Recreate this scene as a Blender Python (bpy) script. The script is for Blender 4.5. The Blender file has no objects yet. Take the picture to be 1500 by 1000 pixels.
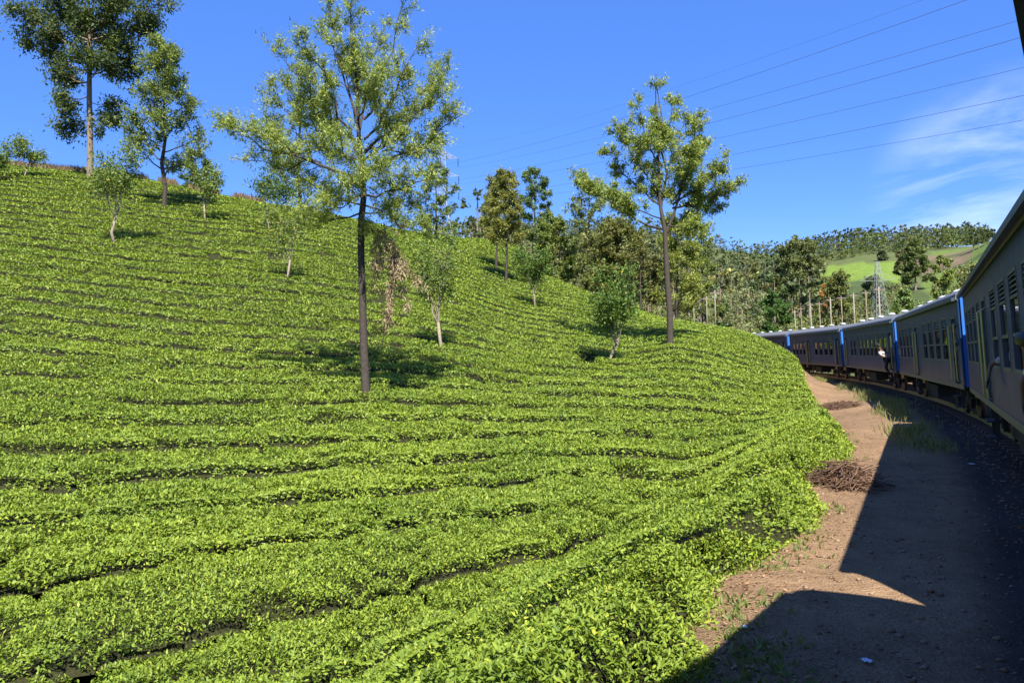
import bpy, bmesh, math, random
import numpy as np
from mathutils import Vector, Matrix

random.seed(7)
RNG = np.random.default_rng(7)
R = math.radians
sc = bpy.context.scene
COL = sc.collection

# ------------------------------------------------------------------ camera, sky, sun, exposure
FPX = 1200.0            # focal length in pixels of the 1500 px wide photograph
HOR = 515.0             # image row of the horizon
cam_d = bpy.data.cameras.new('camera')
cam_d.sensor_width = 36.0
cam_d.lens = FPX / 1500.0 * 36.0
cam_d.shift_y = (HOR - 500.0) / 1500.0
cam_d.clip_start = 0.05
cam_d.clip_end = 6000.0
cam = bpy.data.objects.new('camera', cam_d)
COL.objects.link(cam)
cam.location = (0, 0, 0)
cam.rotation_euler = (R(90), 0, 0)
sc.camera = cam

SUN_EL, SUN_AZ = R(51.0), R(174.0)      # azimuth clockwise from +Y: behind the camera
sun_dir = Vector((math.sin(SUN_AZ) * math.cos(SUN_EL), math.cos(SUN_AZ) * math.cos(SUN_EL), math.sin(SUN_EL)))
sun_d = bpy.data.lights.new('sun', 'SUN')
sun_d.energy = 5.0
sun_d.angle = R(0.53)
sun_d.color = (1.0, 0.94, 0.84)
sun = bpy.data.objects.new('sun', sun_d)
COL.objects.link(sun)
sun.rotation_euler = (-sun_dir).to_track_quat('-Z', 'Y').to_euler()

world = bpy.data.worlds.new('World')
sc.world = world
world.use_nodes = True
wn, wl = world.node_tree.nodes, world.node_tree.links
wn.clear()
w_out = wn.new('ShaderNodeOutputWorld')
w_bg = wn.new('ShaderNodeBackground')
w_bg.inputs['Strength'].default_value = 0.095
w_sky = wn.new('ShaderNodeTexSky')
w_sky.sky_type = 'NISHITA'
w_sky.sun_disc = False
w_sky.sun_elevation = SUN_EL
w_sky.sun_rotation = SUN_AZ
w_sky.altitude = 2400.0
w_sky.air_density = 1.0
w_sky.dust_density = 0.1
w_sky.ozone_density = 3.0
w_hs = wn.new('ShaderNodeHueSaturation')
w_hs.inputs['Saturation'].default_value = 1.3
w_hs.inputs['Hue'].default_value = 0.515
w_hs.inputs['Value'].default_value = 1.0
wl.new(w_sky.outputs[0], w_hs.inputs['Color'])
# thin cirrus wisps
w_tc = wn.new('ShaderNodeTexCoord')
w_map = wn.new('ShaderNodeMapping')
w_map.inputs['Location'].default_value = (0.35, 0.1, 0.0)
w_map.inputs['Rotation'].default_value = (0.0, R(-28), 0.0)
w_map.inputs['Scale'].default_value = (2.2, 2.2, 9.0)
wl.new(w_tc.outputs['Generated'], w_map.inputs['Vector'])
w_n1 = wn.new('ShaderNodeTexNoise')
w_n1.inputs['Scale'].default_value = 1.5
w_n1.inputs['Detail'].default_value = 8.0
w_n1.inputs['Roughness'].default_value = 0.62
w_n1.inputs['Distortion'].default_value = 0.6
wl.new(w_map.outputs[0], w_n1.inputs['Vector'])
# banks of wisps: low ahead to the right, and others out to the sides and behind
w_banks = []
for (bx, by, bz, inner, outer) in ((0.60, 1.0, 0.19, 0.9985, 0.990), (-0.9, -0.5, 0.35, 0.95, 0.8), (0.3, -1.0, 0.5, 0.93, 0.8), (1.0, -0.3, 0.3, 0.96, 0.86)):
    v = Vector((bx, by, bz)).normalized()
    dp = wn.new('ShaderNodeVectorMath'); dp.operation = 'DOT_PRODUCT'
    dp.inputs[1].default_value = v
    nv = wn.new('ShaderNodeVectorMath'); nv.operation = 'NORMALIZE'
    wl.new(w_tc.outputs['Generated'], nv.inputs[0]); wl.new(nv.outputs[0], dp.inputs[0])
    mr = wn.new('ShaderNodeMapRange'); mr.interpolation_type = 'SMOOTHSTEP'
    mr.inputs['From Min'].default_value = outer; mr.inputs['From Max'].default_value = inner
    wl.new(dp.outputs['Value'], mr.inputs['Value'])
    w_banks.append(mr)
w_acc = w_banks[0].outputs[0]
for mr in w_banks[1:]:
    mxn = wn.new('ShaderNodeMath'); mxn.operation = 'MAXIMUM'
    wl.new(w_acc, mxn.inputs[0]); wl.new(mr.outputs[0], mxn.inputs[1])
    w_acc = mxn.outputs[0]
w_r1 = wn.new('ShaderNodeMapRange')
w_r1.inputs['From Min'].default_value = 0.42
w_r1.inputs['From Max'].default_value = 0.78
wl.new(w_n1.outputs[0], w_r1.inputs['Value'])
w_mul = wn.new('ShaderNodeMath'); w_mul.operation = 'MULTIPLY'
wl.new(w_r1.outputs[0], w_mul.inputs[0]); wl.new(w_acc, w_mul.inputs[1])
w_mul2 = wn.new('ShaderNodeMath'); w_mul2.operation = 'MULTIPLY'
w_mul2.inputs[1].default_value = 0.32
wl.new(w_mul.outputs[0], w_mul2.inputs[0])
w_mix = wn.new('ShaderNodeMix'); w_mix.data_type = 'RGBA'
w_mix.inputs['B'].default_value = (9.0, 9.4, 10.0, 1)
wl.new(w_mul2.outputs[0], w_mix.inputs['Factor'])
w_even = wn.new('ShaderNodeMix'); w_even.data_type = 'RGBA'
w_even.inputs['Factor'].default_value = 0.45
w_even.inputs['B'].default_value = (0.75, 1.75, 5.2, 1)
wl.new(w_hs.outputs[0], w_even.inputs['A'])
wl.new(w_even.outputs['Result'], w_mix.inputs['A'])
wl.new(w_mix.outputs['Result'], w_bg.inputs['Color'])
wl.new(w_bg.outputs[0], w_out.inputs['Surface'])

sc.view_settings.view_transform = 'Standard'
sc.view_settings.look = 'None'
sc.view_settings.gamma = 1.0
sc.view_settings.use_curve_mapping = False
sc.view_settings.exposure = 1.28
sc.cycles.use_denoising = True
sc.cycles.max_bounces = 6
sc.cycles.diffuse_bounces = 3
sc.cycles.glossy_bounces = 3
sc.cycles.transmission_bounces = 4
sc.cycles.transparent_max_bounces = 6
sc.cycles.caustics_reflective = False
sc.cycles.caustics_refractive = False

# ------------------------------------------------------------------ small helpers
def at(px, py, d):
    return np.array([(px - 750.0) / FPX * d, d, (HOR - py) / FPX * d])

def smooth(a, b, x):
    t = np.clip((np.asarray(x, float) - a) / (b - a), 0, 1)
    return t * t * (3 - 2 * t)

def hash2(ix, iy, seed):
    h = (ix.astype(np.int64) * 374761393 + iy.astype(np.int64) * 668265263 + seed * 974711) & 0xFFFFFFFF
    h = ((h ^ (h >> 13)) * 1274126177) & 0xFFFFFFFF
    h = h ^ (h >> 16)
    return (h & 0xFFFFFF) / float(0xFFFFFF)

def vnoise(x, y, seed=0):
    x = np.asarray(x, float); y = np.asarray(y, float)
    ix, iy = np.floor(x), np.floor(y)
    fx, fy = x - ix, y - iy
    fx = fx * fx * (3 - 2 * fx); fy = fy * fy * (3 - 2 * fy)
    a = hash2(ix, iy, seed); b = hash2(ix + 1, iy, seed)
    c = hash2(ix, iy + 1, seed); d = hash2(ix + 1, iy + 1, seed)
    return (a * (1 - fx) + b * fx) * (1 - fy) + (c * (1 - fx) + d * fx) * fy

def mesh_np(name, verts, faces, mats, cols=None, matidx=None, smooth_shade=False):
    """faces: (n,k) int array, or list of such arrays"""
    if isinstance(faces, np.ndarray):
        faces = [faces]
    faces = [f for f in faces if len(f)]
    me = bpy.data.meshes.new(name)
    verts = np.ascontiguousarray(verts, dtype=np.float32)
    me.vertices.add(len(verts))
    me.vertices.foreach_set('co', verts.ravel())
    loops = np.concatenate([f.ravel() for f in faces]).astype(np.int32)
    sizes = np.concatenate([np.full(len(f), f.shape[1], np.int32) for f in faces])
    starts = np.concatenate([[0], np.cumsum(sizes)[:-1]]).astype(np.int32)
    me.loops.add(len(loops))
    me.loops.foreach_set('vertex_index', loops)
    me.polygons.add(len(sizes))
    me.polygons.foreach_set('loop_start', starts)
    if matidx is not None:
        me.polygons.foreach_set('material_index', np.ascontiguousarray(matidx, dtype=np.int32))
    if cols is not None:
        ca = me.color_attributes.new('Col', 'FLOAT_COLOR', 'POINT')
        c4 = np.ones((len(verts), 4), np.float32)
        c4[:, :3] = cols
        ca.data.foreach_set('color', c4.ravel())
    me.update(calc_edges=True)
    if smooth_shade:
        me.polygons.foreach_set('use_smooth', np.ones(len(sizes), bool))
    for m in (mats if isinstance(mats, (list, tuple)) else [mats]):
        me.materials.append(m)
    return me

def link(name, me, parent=None, loc=(0, 0, 0), rot=(0, 0, 0)):
    o = bpy.data.objects.new(name, me)
    COL.objects.link(o)
    o.location = loc
    o.rotation_euler = rot
    if parent is not None:
        o.parent = parent
    return o

def tag(o, label=None, cat=None, group=None, kind=None):
    if label: o['label'] = label
    if cat: o['category'] = cat
    if group: o['group'] = group
    if kind: o['kind'] = kind
    return o

class MB:
    """collects boxes, tubes, lathes and prisms into one mesh"""
    def __init__(self):
        self.v = []; self.f = []
    def add(self, vs, fs):
        o = len(self.v)
        self.v += [tuple(map(float, p)) for p in vs]
        self.f += [tuple(i + o for i in f) for f in fs]
        return self
    def box(self, x0, x1, y0, y1, z0, z1):
        vs = [(x0,y0,z0),(x1,y0,z0),(x1,y1,z0),(x0,y1,z0),(x0,y0,z1),(x1,y0,z1),(x1,y1,z1),(x0,y1,z1)]
        return self.add(vs, [(0,3,2,1),(4,5,6,7),(0,1,5,4),(1,2,6,5),(2,3,7,6),(3,0,4,7)])
    def slab(self, c, ax, ay, az):
        c = Vector(c); ax, ay, az = Vector(ax), Vector(ay), Vector(az)
        vs = [c + sx*ax + sy*ay + sz*az for sz in (-1,1) for sx, sy in ((-1,-1),(1,-1),(1,1),(-1,1))]
        return self.add(vs, [(0,3,2,1),(4,5,6,7),(0,1,5,4),(1,2,6,5),(2,3,7,6),(3,0,4,7)])
    def tube(self, pts, rad, n=6, cap=True):
        pts = [Vector(p) for p in pts]
        if not isinstance(rad, (list, tuple, np.ndarray)): rad = [rad] * len(pts)
        vs, fs = [], []
        ref = None
        for i, p in enumerate(pts):
            t = (pts[min(i+1, len(pts)-1)] - pts[max(i-1, 0)])
            if t.length < 1e-9: t = Vector((0,0,1))
            t.normalize()
            if ref is None:
                ref = t.orthogonal().normalized()
            a = (ref - t * ref.dot(t))
            a = a.normalized() if a.length > 1e-6 else t.orthogonal().normalized()
            ref = a
            b = t.cross(a)
            for k in range(n):
                an = 2*math.pi*k/n
                vs.append(p + (a*math.cos(an) + b*math.sin(an)) * rad[i])
        for i in range(len(pts)-1):
            for k in range(n):
                k2 = (k+1) % n
                fs.append((i*n+k, i*n+k2, (i+1)*n+k2, (i+1)*n+k))
        if cap:
            fs.append(tuple(range(n))[::-1]); fs.append(tuple((len(pts)-1)*n + k for k in range(n)))
        return self.add(vs, fs)
    def lathe(self, prof, n=10, c=(0,0,0)):
        vs = [(c[0]+r*math.cos(2*math.pi*k/n), c[1]+r*math.sin(2*math.pi*k/n), c[2]+z) for r, z in prof for k in range(n)]
        fs = []
        for i in range(len(prof)-1):
            for k in range(n):
                k2 = (k+1) % n
                fs.append((i*n+k, i*n+k2, (i+1)*n+k2, (i+1)*n+k))
        fs.append(tuple(range(n))[::-1]); fs.append(tuple((len(prof)-1)*n+k for k in range(n)))
        return self.add(vs, fs)
    def mesh(self, name, mat, smooth_shade=False):
        me = bpy.data.meshes.new(name)
        me.from_pydata(self.v, [], self.f)
        me.materials.append(mat)
        if smooth_shade:
            me.polygons.foreach_set('use_smooth', np.ones(len(me.polygons), bool))
        me.update()
        return me

# ------------------------------------------------------------------ materials
def new_mat(name):
    m = bpy.data.materials.new(name)
    m.use_nodes = True
    nt = m.node_tree
    b = nt.nodes.get('Principled BSDF')
    return m, nt.nodes, nt.links, b

def plain(name, col, rough=0.6, metal=0.0, coat=0.0, noise=0.15, scale=6.0, bump=0.0, spec=0.5):
    m, n, l, b = new_mat(name)
    tc = n.new('ShaderNodeTexCoord')
    nz = n.new('ShaderNodeTexNoise'); nz.inputs['Scale'].default_value = scale; nz.inputs['Detail'].default_value = 6
    l.new(tc.outputs['Object'], nz.inputs['Vector'])
    mx = n.new('ShaderNodeMix'); mx.data_type = 'RGBA'
    mx.inputs['A'].default_value = (*[c * (1 - noise) for c in col], 1)
    mx.inputs['B'].default_value = (*[min(1, c * (1 + noise)) for c in col], 1)
    l.new(nz.outputs[0], mx.inputs['Factor'])
    l.new(mx.outputs['Result'], b.inputs['Base Color'])
    b.inputs['Roughness'].default_value = rough
    b.inputs['Metallic'].default_value = metal
    b.inputs['Coat Weight'].default_value = coat
    b.inputs['Specular IOR Level'].default_value = spec
    if bump:
        bp = n.new('ShaderNodeBump'); bp.inputs['Strength'].default_value = bump; bp.inputs['Distance'].default_value = 0.02
        l.new(nz.outputs[0], bp.inputs['Height']); l.new(bp.outputs[0], b.inputs['Normal'])
    return m

def leaf_mat(name, rough=0.45, spec=0.4, trans=0.28, tint=(1.25, 1.15, 0.55)):
    m, n, l, b = new_mat(name)
    a = n.new('ShaderNodeAttribute'); a.attribute_name = 'Col'
    l.new(a.outputs['Color'], b.inputs['Base Color'])
    b.inputs['Roughness'].default_value = rough
    b.inputs['Specular IOR Level'].default_value = spec
    tr = n.new('ShaderNodeBsdfTranslucent')
    mu = n.new('ShaderNodeMix'); mu.data_type = 'RGBA'; mu.blend_type = 'MULTIPLY'
    mu.inputs['Factor'].default_value = 1.0
    mu.inputs['B'].default_value = (*tint, 1)
    l.new(a.outputs['Color'], mu.inputs['A'])
    l.new(mu.outputs['Result'], tr.inputs['Color'])
    ms = n.new('ShaderNodeMixShader'); ms.inputs[0].default_value = trans
    l.new(b.outputs[0], ms.inputs[1]); l.new(tr.outputs[0], ms.inputs[2])
    l.new(ms.outputs[0], n['Material Output'].inputs['Surface'])
    return m

M = {}
M['tea_leaf'] = leaf_mat('tea_leaf', 0.5, 0.28, 0.28)
M['leaf'] = leaf_mat('leaf', 0.5, 0.25, 0.36)
M['far_leaf'] = leaf_mat('far_leaf', 0.7, 0.12, 0.3)
M['dry_leaf'] = leaf_mat('dry_leaf', 0.8, 0.1, 0.2, (1.1, 1.0, 0.8))
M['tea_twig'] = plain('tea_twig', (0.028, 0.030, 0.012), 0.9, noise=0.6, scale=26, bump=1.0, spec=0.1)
M['bark_dark'] = plain('bark_dark', (0.062, 0.052, 0.043), 0.9, noise=0.5, scale=9, bump=0.8, spec=0.1)
M['bark_grey'] = plain('bark_grey', (0.20, 0.16, 0.12), 0.9, noise=0.4, scale=9, bump=0.8, spec=0.1)
M['bark_pale'] = plain('bark_pale', (0.25, 0.21, 0.155), 0.9, noise=0.35, scale=9, bump=0.6, spec=0.1)
M['pole_wood'] = plain('pole_wood', (0.21, 0.185, 0.15), 0.85, noise=0.2, scale=5, bump=0.2)
M['galv'] = plain('galvanised_steel', (0.30, 0.31, 0.32), 0.5, metal=0.2, noise=0.15)
M['wire'] = plain('wire', (0.08, 0.09, 0.11), 0.6, noise=0.1)
M['ceramic'] = plain('insulator', (0.03, 0.03, 0.04), 0.3, noise=0.1)
M['twig_dry'] = plain('twig_dry', (0.16, 0.10, 0.065), 0.9, noise=0.5, scale=3, spec=0.1)

# ------------------------------------------------------------------ the railway curve
SEG = [33.5, 26.5, 20.0, 14.5, 7.5, 2.0, -4.0]      # headings of the coaches (degrees right of +Y)
PITCH, CLEN = 19.1, 18.0
J1 = np.array([12.75, 23.0])
def hv(a): return np.array([math.sin(R(a)), math.cos(R(a))])
joints = {1: J1}
joints[0] = J1 - 20.6 * hv(26.5)
joints[-1] = joints[0] - PITCH * hv(34.8)
joints[-2] = joints[-1] - PITCH * hv(40.0)
joints[-3] = joints[-2] - PITCH * hv(46.0)
joints[2] = J1 + PITCH * hv(20.0)
joints[3] = joints[2] + PITCH * hv(14.5)
joints[4] = joints[3] + PITCH * hv(7.5)
joints[5] = joints[4] + PITCH * hv(2.0)
joints[6] = joints[5] + PITCH * hv(-4.0)
joints[7] = joints[6] + PITCH * hv(-10.0)
joints[8] = joints[7] + PITCH * hv(-16.0)
HEAD = {-3: 46.0, -2: 40.0, -1: 34.8, 0: 26.5, 1: 20.0, 2: 14.5, 3: 7.5, 4: 2.0, 5: -4.0, 6: -10.0, 7: -16.0}
SIDE_TO_CENTRE = 1.62
RAIL_Z = -1.95
BED_Z = -2.2
cl = []
for k in sorted(joints):
    h0 = HEAD.get(k - 1, HEAD.get(k)); h1 = HEAD.get(k, h0)
    hm = 0.5 * (h0 + h1)
    nrm = np.array([math.cos(R(hm)), -math.sin(R(hm))])      # to the right
    cl.append(joints[k] + nrm * SIDE_TO_CENTRE)
cl = np.array(cl)
# smooth centreline (Catmull-Rom)
def crom(P, n):
    out = []
    for i in range(len(P) - 1):
        p0 = P[max(i-1, 0)]; p1 = P[i]; p2 = P[i+1]; p3 = P[min(i+2, len(P)-1)]
        for t in np.linspace(0, 1, n, endpoint=False):
            out.append(0.5*((2*p1) + (-p0+p2)*t + (2*p0-5*p1+4*p2-p3)*t*t + (-p0+3*p1-3*p2+p3)*t**3))
    out.append(P[-1])
    return np.array(out)
track = crom(cl, 6)

def track_dist(x, y):
    """signed distance to the track centreline, positive to the left"""
    x = np.asarray(x, float); y = np.asarray(y, float)
    best = np.full(x.shape, 1e9); sgn = np.ones(x.shape)
    for i in range(len(track) - 1):
        a, b = track[i], track[i+1]
        d = b - a; L2 = d @ d
        t = np.clip(((x - a[0]) * d[0] + (y - a[1]) * d[1]) / L2, 0, 1)
        ex, ey = x - (a[0] + t * d[0]), y - (a[1] + t * d[1])
        q = np.hypot(ex, ey)
        s = d[0] * ey - d[1] * ex
        m = q < best
        best = np.where(m, q, best); sgn = np.where(m, np.sign(s), sgn)
    return best * sgn

def tea_edge(y):
    return np.interp(y, [-20, 0, 5.4, 6.4, 7.9, 8.3, 9.3, 10.8, 11.9, 12.5, 13.2, 14.5, 17, 18.9, 20, 24, 30, 38, 44, 52, 58, 66, 80, 100],
                        [3.9, 3.75, 3.85, 4.15, 4.50, 4.30, 4.18, 4.22, 4.30, 4.75, 4.75, 4.35, 4.22, 4.22, 4.5, 4.9, 5.1, 5.4, 5.55, 5.3, 4.6, 3.9, 3.6, 3.6])

# ------------------------------------------------------------------ ground heights (real heightfield, tables in azimuth and range)
def C(px, pts):
    u = (px - 750.0) / FPX
    k = math.sqrt(1 + u * u)
    return (math.atan(u), [(y * k, (HOR - py) / FPX * y) for y, py in pts])
def Cz(deg, pts):
    return (R(deg), pts)
TAB = [
    Cz(-180, [(2,-3.0),(8,-3.0),(30,-2.8),(100,-2),(300,5),(1200,10)]),
    Cz(-125, [(2,-3.0),(8,-3.1),(20,-2.5),(40,0),(100,16),(150,20),(300,8),(1200,10)]),
    Cz(-75, [(2,-2.6),(8,-3.0),(16,-2.5),(30,0.2),(60,10),(100,22),(130,23),(300,8),(1200,10)]),
    C(-150, [(2,1500),(5,1180),(7.5,990),(10,845),(14,712),(20,605),(28,513),(38,430),(50,360),(64,300),(80,252),(95,224),(110,226),(140,270),(200,360),(300,420),(500,440),(1200,470)]),
    C(0,   [(2,1500),(5,1180),(7.5,985),(10,845),(14,715),(20,610),(28,520),(38,440),(50,372),(64,315),(80,270),(95,243),(106,240),(120,258),(150,320),(200,380),(300,430),(500,440),(1200,470)]),
    C(130, [(2,1490),(5,1170),(7.5,985),(10,848),(14,720),(20,617),(28,532),(38,455),(50,388),(64,329),(80,282),(92,256),(102,252),(116,266),(145,320),(200,385),(300,430),(500,440),(1200,470)]),
    C(250, [(2,1480),(5,1170),(7.5,985),(10,850),(14,725),(20,625),(28,545),(38,470),(50,403),(64,344),(80,298),(92,274),(100,268),(112,277),(140,320),(200,390),(300,430),(500,440),(1200,470)]),
    C(400, [(2,1450),(5,1160),(7.5,985),(10,853),(14,731),(20,634),(27,563),(36,495),(47,430),(60,372),(74,328),(86,304),(94,298),(106,306),(140,345),(200,395),(300,425),(500,430),(1200,470)]),
    C(535, [(2,1430),(5,1150),(7.5,985),(10,855),(14,735),(20,640),(27,570),(34,520),(45,455),(58,398),(72,356),(85,330),(94,323),(106,330),(140,362),(200,400),(300,420),(500,400),(1200,440)]),
    C(650, [(2,1400),(5,1120),(7.3,990),(10,858),(14,740),(20,648),(27,582),(36,521),(47,466),(60,420),(76,382),(92,358),(106,346),(116,345),(140,356),(180,365),(230,365),(265,376),(340,376),(450,358),(560,350),(700,360),(1200,440)]),
    C(750, [(2,1380),(5,1120),(7,1000),(10,860),(14,745),(20,655),(27,594),(36,540),(48,488),(62,447),(78,414),(95,388),(115,366),(130,357),(145,359),(170,376),(220,392),(290,390),(380,374),(480,356),(560,350),(700,362),(1200,440)]),
    C(850, [(2,1380),(5,1120),(7,1000),(10,862),(14,750),(20,662),(27,603),(36,551),(46,510),(58,474),(72,443),(86,425),(95,421),(120,440),(160,445),(220,430),(300,405),(400,370),(500,348),(580,342),(700,352),(1200,440)]),
    C(925, [(2,1380),(5,1110),(7,985),(10,864),(14,757),(20,672),(27,612),(36,558),(45,522),(55,494),(66,470),(80,450),(90,446),(120,470),(180,458),(250,428),(340,388),(450,358),(560,342),(700,352),(1200,440)]),
    C(1000, [(2,1350),(5,1060),(7,955),(10,845),(14,758),(20,683),(27,622),(36,560),(45,518),(52,495),(60,478),(70,469),(80,473),(110,495),(160,482),(230,452),(320,418),(430,382),(560,350),(700,356),(1200,440)]),
    C(1100, [(2,1350),(5,1020),(9,825),(14,735),(20,674),(28,620),(38,570),(48,532),(58,503),(68,488),(76,489),(90,508),(120,520),(180,495),(260,455),(350,425),(450,400),(560,380),(650,372),(750,370),(1200,440)]),
    C(1180, [(2,1350),(5,1000),(10,780),(14,718),(20,660),(28,613),(38,573),(48,543),(55,531),(65,525),(80,535),(100,540),(130,525),(190,482),(260,442),(340,412),(430,388),(520,376),(650,376),(1200,440)]),
    C(1265, [(2,1350),(5,1000),(8,830),(13,702),(18,650),(26,608),(40,575),(60,560),(90,548),(130,517),(190,467),(260,427),(330,397),(400,376),(480,364),(560,360),(700,366),(1200,440)]),
    C(1400, [(2,1400),(10,830),(20,655),(40,588),(60,565),(90,540),(130,500),(180,457),(240,417),(300,388),(360,368),(420,361),(500,360),(700,370),(1200,440)]),
    C(1500, [(2,1400),(10,830),(20,660),(40,592),(60,565),(80,532),(110,480),(150,425),(190,384),(230,354),(270,338),(320,332),(420,350),(700,400),(1200,450)]),
    C(1750, [(2,1400),(10,830),(20,665),(40,595),(60,560),(80,520),(110,455),(150,385),(190,335),(230,305),(280,295),(400,320),(700,380),(1200,450)]),
    Cz(70, [(2,-2.9),(20,-3.0),(40,-3),(60,0),(120,20),(250,60),(500,70),(1200,60)]),
    Cz(110, [(2,-2.9),(20,-3.2),(60,-3),(120,6),(250,24),(500,30),(1200,30)]),
    Cz(180, [(2,-3.0),(8,-3.0),(30,-2.8),(100,-2),(300,5),(1200,10)]),
]
LR = np.linspace(math.log(1.0), math.log(1500.0), 3000)
TH = np.array([t[0] for t in TAB])
def pchip(xk, yk, xq):
    xk = np.array(xk, float); yk = np.array(yk, float)
    h = np.diff(xk); dl = np.diff(yk) / h
    m = np.zeros_like(xk)
    m[1:-1] = (dl[:-1] * h[1:] + dl[1:] * h[:-1]) / (h[1:] + h[:-1])
    m[0], m[-1] = dl[0], dl[-1]
    xq = np.clip(xq, xk[0], xk[-1])
    i = np.clip(np.searchsorted(xk, xq) - 1, 0, len(h) - 1)
    t = (xq - xk[i]) / h[i]
    return ((2*t**3-3*t**2+1)*yk[i] + (t**3-2*t**2+t)*h[i]*m[i] + (-2*t**3+3*t**2)*yk[i+1] + (t**3-t**2)*h[i]*m[i+1])
LUT = []
for th, pts in TAB:
    r = np.array([p[0] for p in pts]); z = np.array([p[1] for p in pts])
    LUT.append(pchip(np.log(r), z, LR))
LUT = np.array(LUT)
def lut(ci, lr):
    q = (np.clip(lr, LR[0], LR[-1]) - LR[0]) / (LR[1] - LR[0])
    i = np.clip(q.astype(int), 0, len(LR) - 2)
    f = q - i
    return LUT[ci, i] * (1 - f) + LUT[ci, i + 1] * f
NC = len(TH)
def table_z(x, y):
    x = np.asarray(x, float); y = np.asarray(y, float)
    lr = np.log(np.maximum(np.hypot(x, y), 1.0))
    th = np.arctan2(x, y)
    i = np.clip(np.searchsorted(TH, th) - 1, 0, NC - 2)
    i0 = np.maximum(i - 1, 0); i3 = np.minimum(i + 2, NC - 1)
    z0, z1, z2, z3 = lut(i0, lr), lut(i, lr), lut(i + 1, lr), lut(i3, lr)
    h = TH[i+1] - TH[i]
    t = (th - TH[i]) / h
    d1 = (z2 - z0) / np.maximum(TH[i+1] - TH[i0], 1e-6)
    d2 = (z3 - z1) / np.maximum(TH[i3] - TH[i], 1e-6)
    return ((2*t**3-3*t**2+1)*z1 + (t**3-2*t**2+t)*h*d1 + (-2*t**3+3*t**2)*z2 + (t**3-t**2)*h*d2)

TEA_H = 0.72
def ground(x, y, D=None):
    x = np.asarray(x, float); y = np.asarray(y, float)
    T = table_z(x, y) - TEA_H
    if D is None: D = track_dist(x, y)
    De = tea_edge(y)
    far_b = smooth(0, 1, (D - 2.5) / np.maximum(De + 0.5 - 2.5, 0.3))
    near_b = smooth(0, 4.0, D - De + 0.2)
    w_ = smooth(20, 34, y)
    left = near_b * (1 - w_) + far_b * w_
    zl = BED_Z + (T - BED_Z) * left
    zr = BED_Z - 0.35 * smooth(2.2, 3.6, -D) + (T - BED_Z + 0.35) * smooth(3.5, 16, -D)
    z = np.where(D > 0, zl, zr)
    z = z + 0.07 * (vnoise(x * 0.8, y * 0.8, 3) - 0.5) * smooth(2.0, 3.2, np.abs(D)) + 0.025 * (vnoise(x * 4, y * 4, 5) - 0.5)
    return z

# ------------------------------------------------------------------ ground sheet
th_in = np.linspace(-0.72, 0.72, 330)
th_l = np.linspace(-math.pi, -0.72, 40)[:-1]
th_r = np.linspace(0.72, math.pi, 40)[1:]
ths = np.concatenate([th_l, th_in, th_r])
rs = np.exp(np.linspace(math.log(1.0), math.log(1400.0), 200))
TT, RR = np.meshgrid(ths, rs)
GX, GY = RR * np.sin(TT), RR * np.cos(TT)
GD = track_dist(GX, GY)
GZ = ground(GX, GY, GD)
gv = np.stack([GX, GY, GZ], -1).reshape(-1, 3)
nt_, nr_ = len(ths), len(rs)
ii, jj = np.meshgrid(np.arange(nr_ - 1), np.arange(nt_ - 1), indexing='ij')
a = (ii * nt_ + jj).ravel()
gf = np.stack([a, a + 1, a + nt_ + 1, a + nt_], -1)
# centre cap
gv = np.vstack([gv, [[0, 0, float(ground(0.0, 0.01))]]])
cidx = len(gv) - 1
tri = np.stack([np.full(nt_ - 1, cidx), np.arange(1, nt_), np.arange(0, nt_ - 1)], -1)[:, ::-1]
# colours of the ground itself: soil, grass, distant tea, cleared earth
px = 750 + FPX * np.tan(np.clip(TT, -1.4, 1.4))
py = HOR - FPX * GZ / np.maximum(GY, 0.5)
n1 = vnoise(GX * 0.05, GY * 0.05, 11)
gc = np.empty(GX.shape + (3,))
gc[:] = (0.09, 0.11, 0.04)                                  # rough grass and scrub
soil = smooth(9.0, 6.5, np.abs(GD)) * (RR < 140)
def mixc(m, col):
    global gc
    gc = gc * (1 - m[..., None]) + np.array(col) * m[..., None]
mixc(((RR < 135) & (GD > 0)).astype(float) * smooth(0.9, 0.6, np.abs(TT)), (0.10, 0.075, 0.045))
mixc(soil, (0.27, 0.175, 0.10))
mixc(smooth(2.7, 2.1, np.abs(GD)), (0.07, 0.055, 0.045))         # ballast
gc_mask = np.zeros(GX.shape)
def zone(poly_fn, col, tea):
    global gc, gc_mask
    m = poly_fn.astype(float)
    mixc(m, col)
    gc_mask = np.maximum(gc_mask * (1 - m), m * tea)
# tea and clearings on the far hill, laid out over its own bearings and ranges
nz1 = vnoise(GX * 0.03 + 5, GY * 0.012, 71) - 0.5
nz2 = vnoise(GX * 0.09, GY * 0.03, 72) - 0.5
U_ = np.tan(np.clip(TT, -1.4, 1.4)); PXc = 750 + FPX * U_ + 26 * nz1 + 10 * nz2
Rw = RR + 50 * nz1 + 14 * nz2
zone((Rw > 290) & (Rw < 425) & (PXc > 1190) & (PXc < 1345), (0.135, 0.20, 0.035), 1.0)
zone((Rw > 232) & (Rw < 322) & (PXc > 1185) & (PXc < 1362), (0.06, 0.085, 0.03), 0.8)
zone((Rw > 130) & (Rw < 450) & (PXc > 1366), (0.105, 0.155, 0.035), 1.0)
zone((Rw > 335 + 0.4 * (PXc - 1345)) & (Rw < 430) & (PXc > 1348) & (PXc < 1430), (0.15, 0.115, 0.07), 0.0)
zone((RR > 90) & (RR < 215) & (PXc > 1320) & (n1 + nz2 > 0.42), (0.07, 0.095, 0.028), 0.5)
zone((RR > 120) & (PXc > 1366) & (vnoise(GX * 0.02, GY * 0.05, 73) > 0.62), (0.06, 0.08, 0.03), 0.0)
gcol = np.vstack([gc.reshape(-1, 3), [[0.15, 0.12, 0.1]]])

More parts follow.
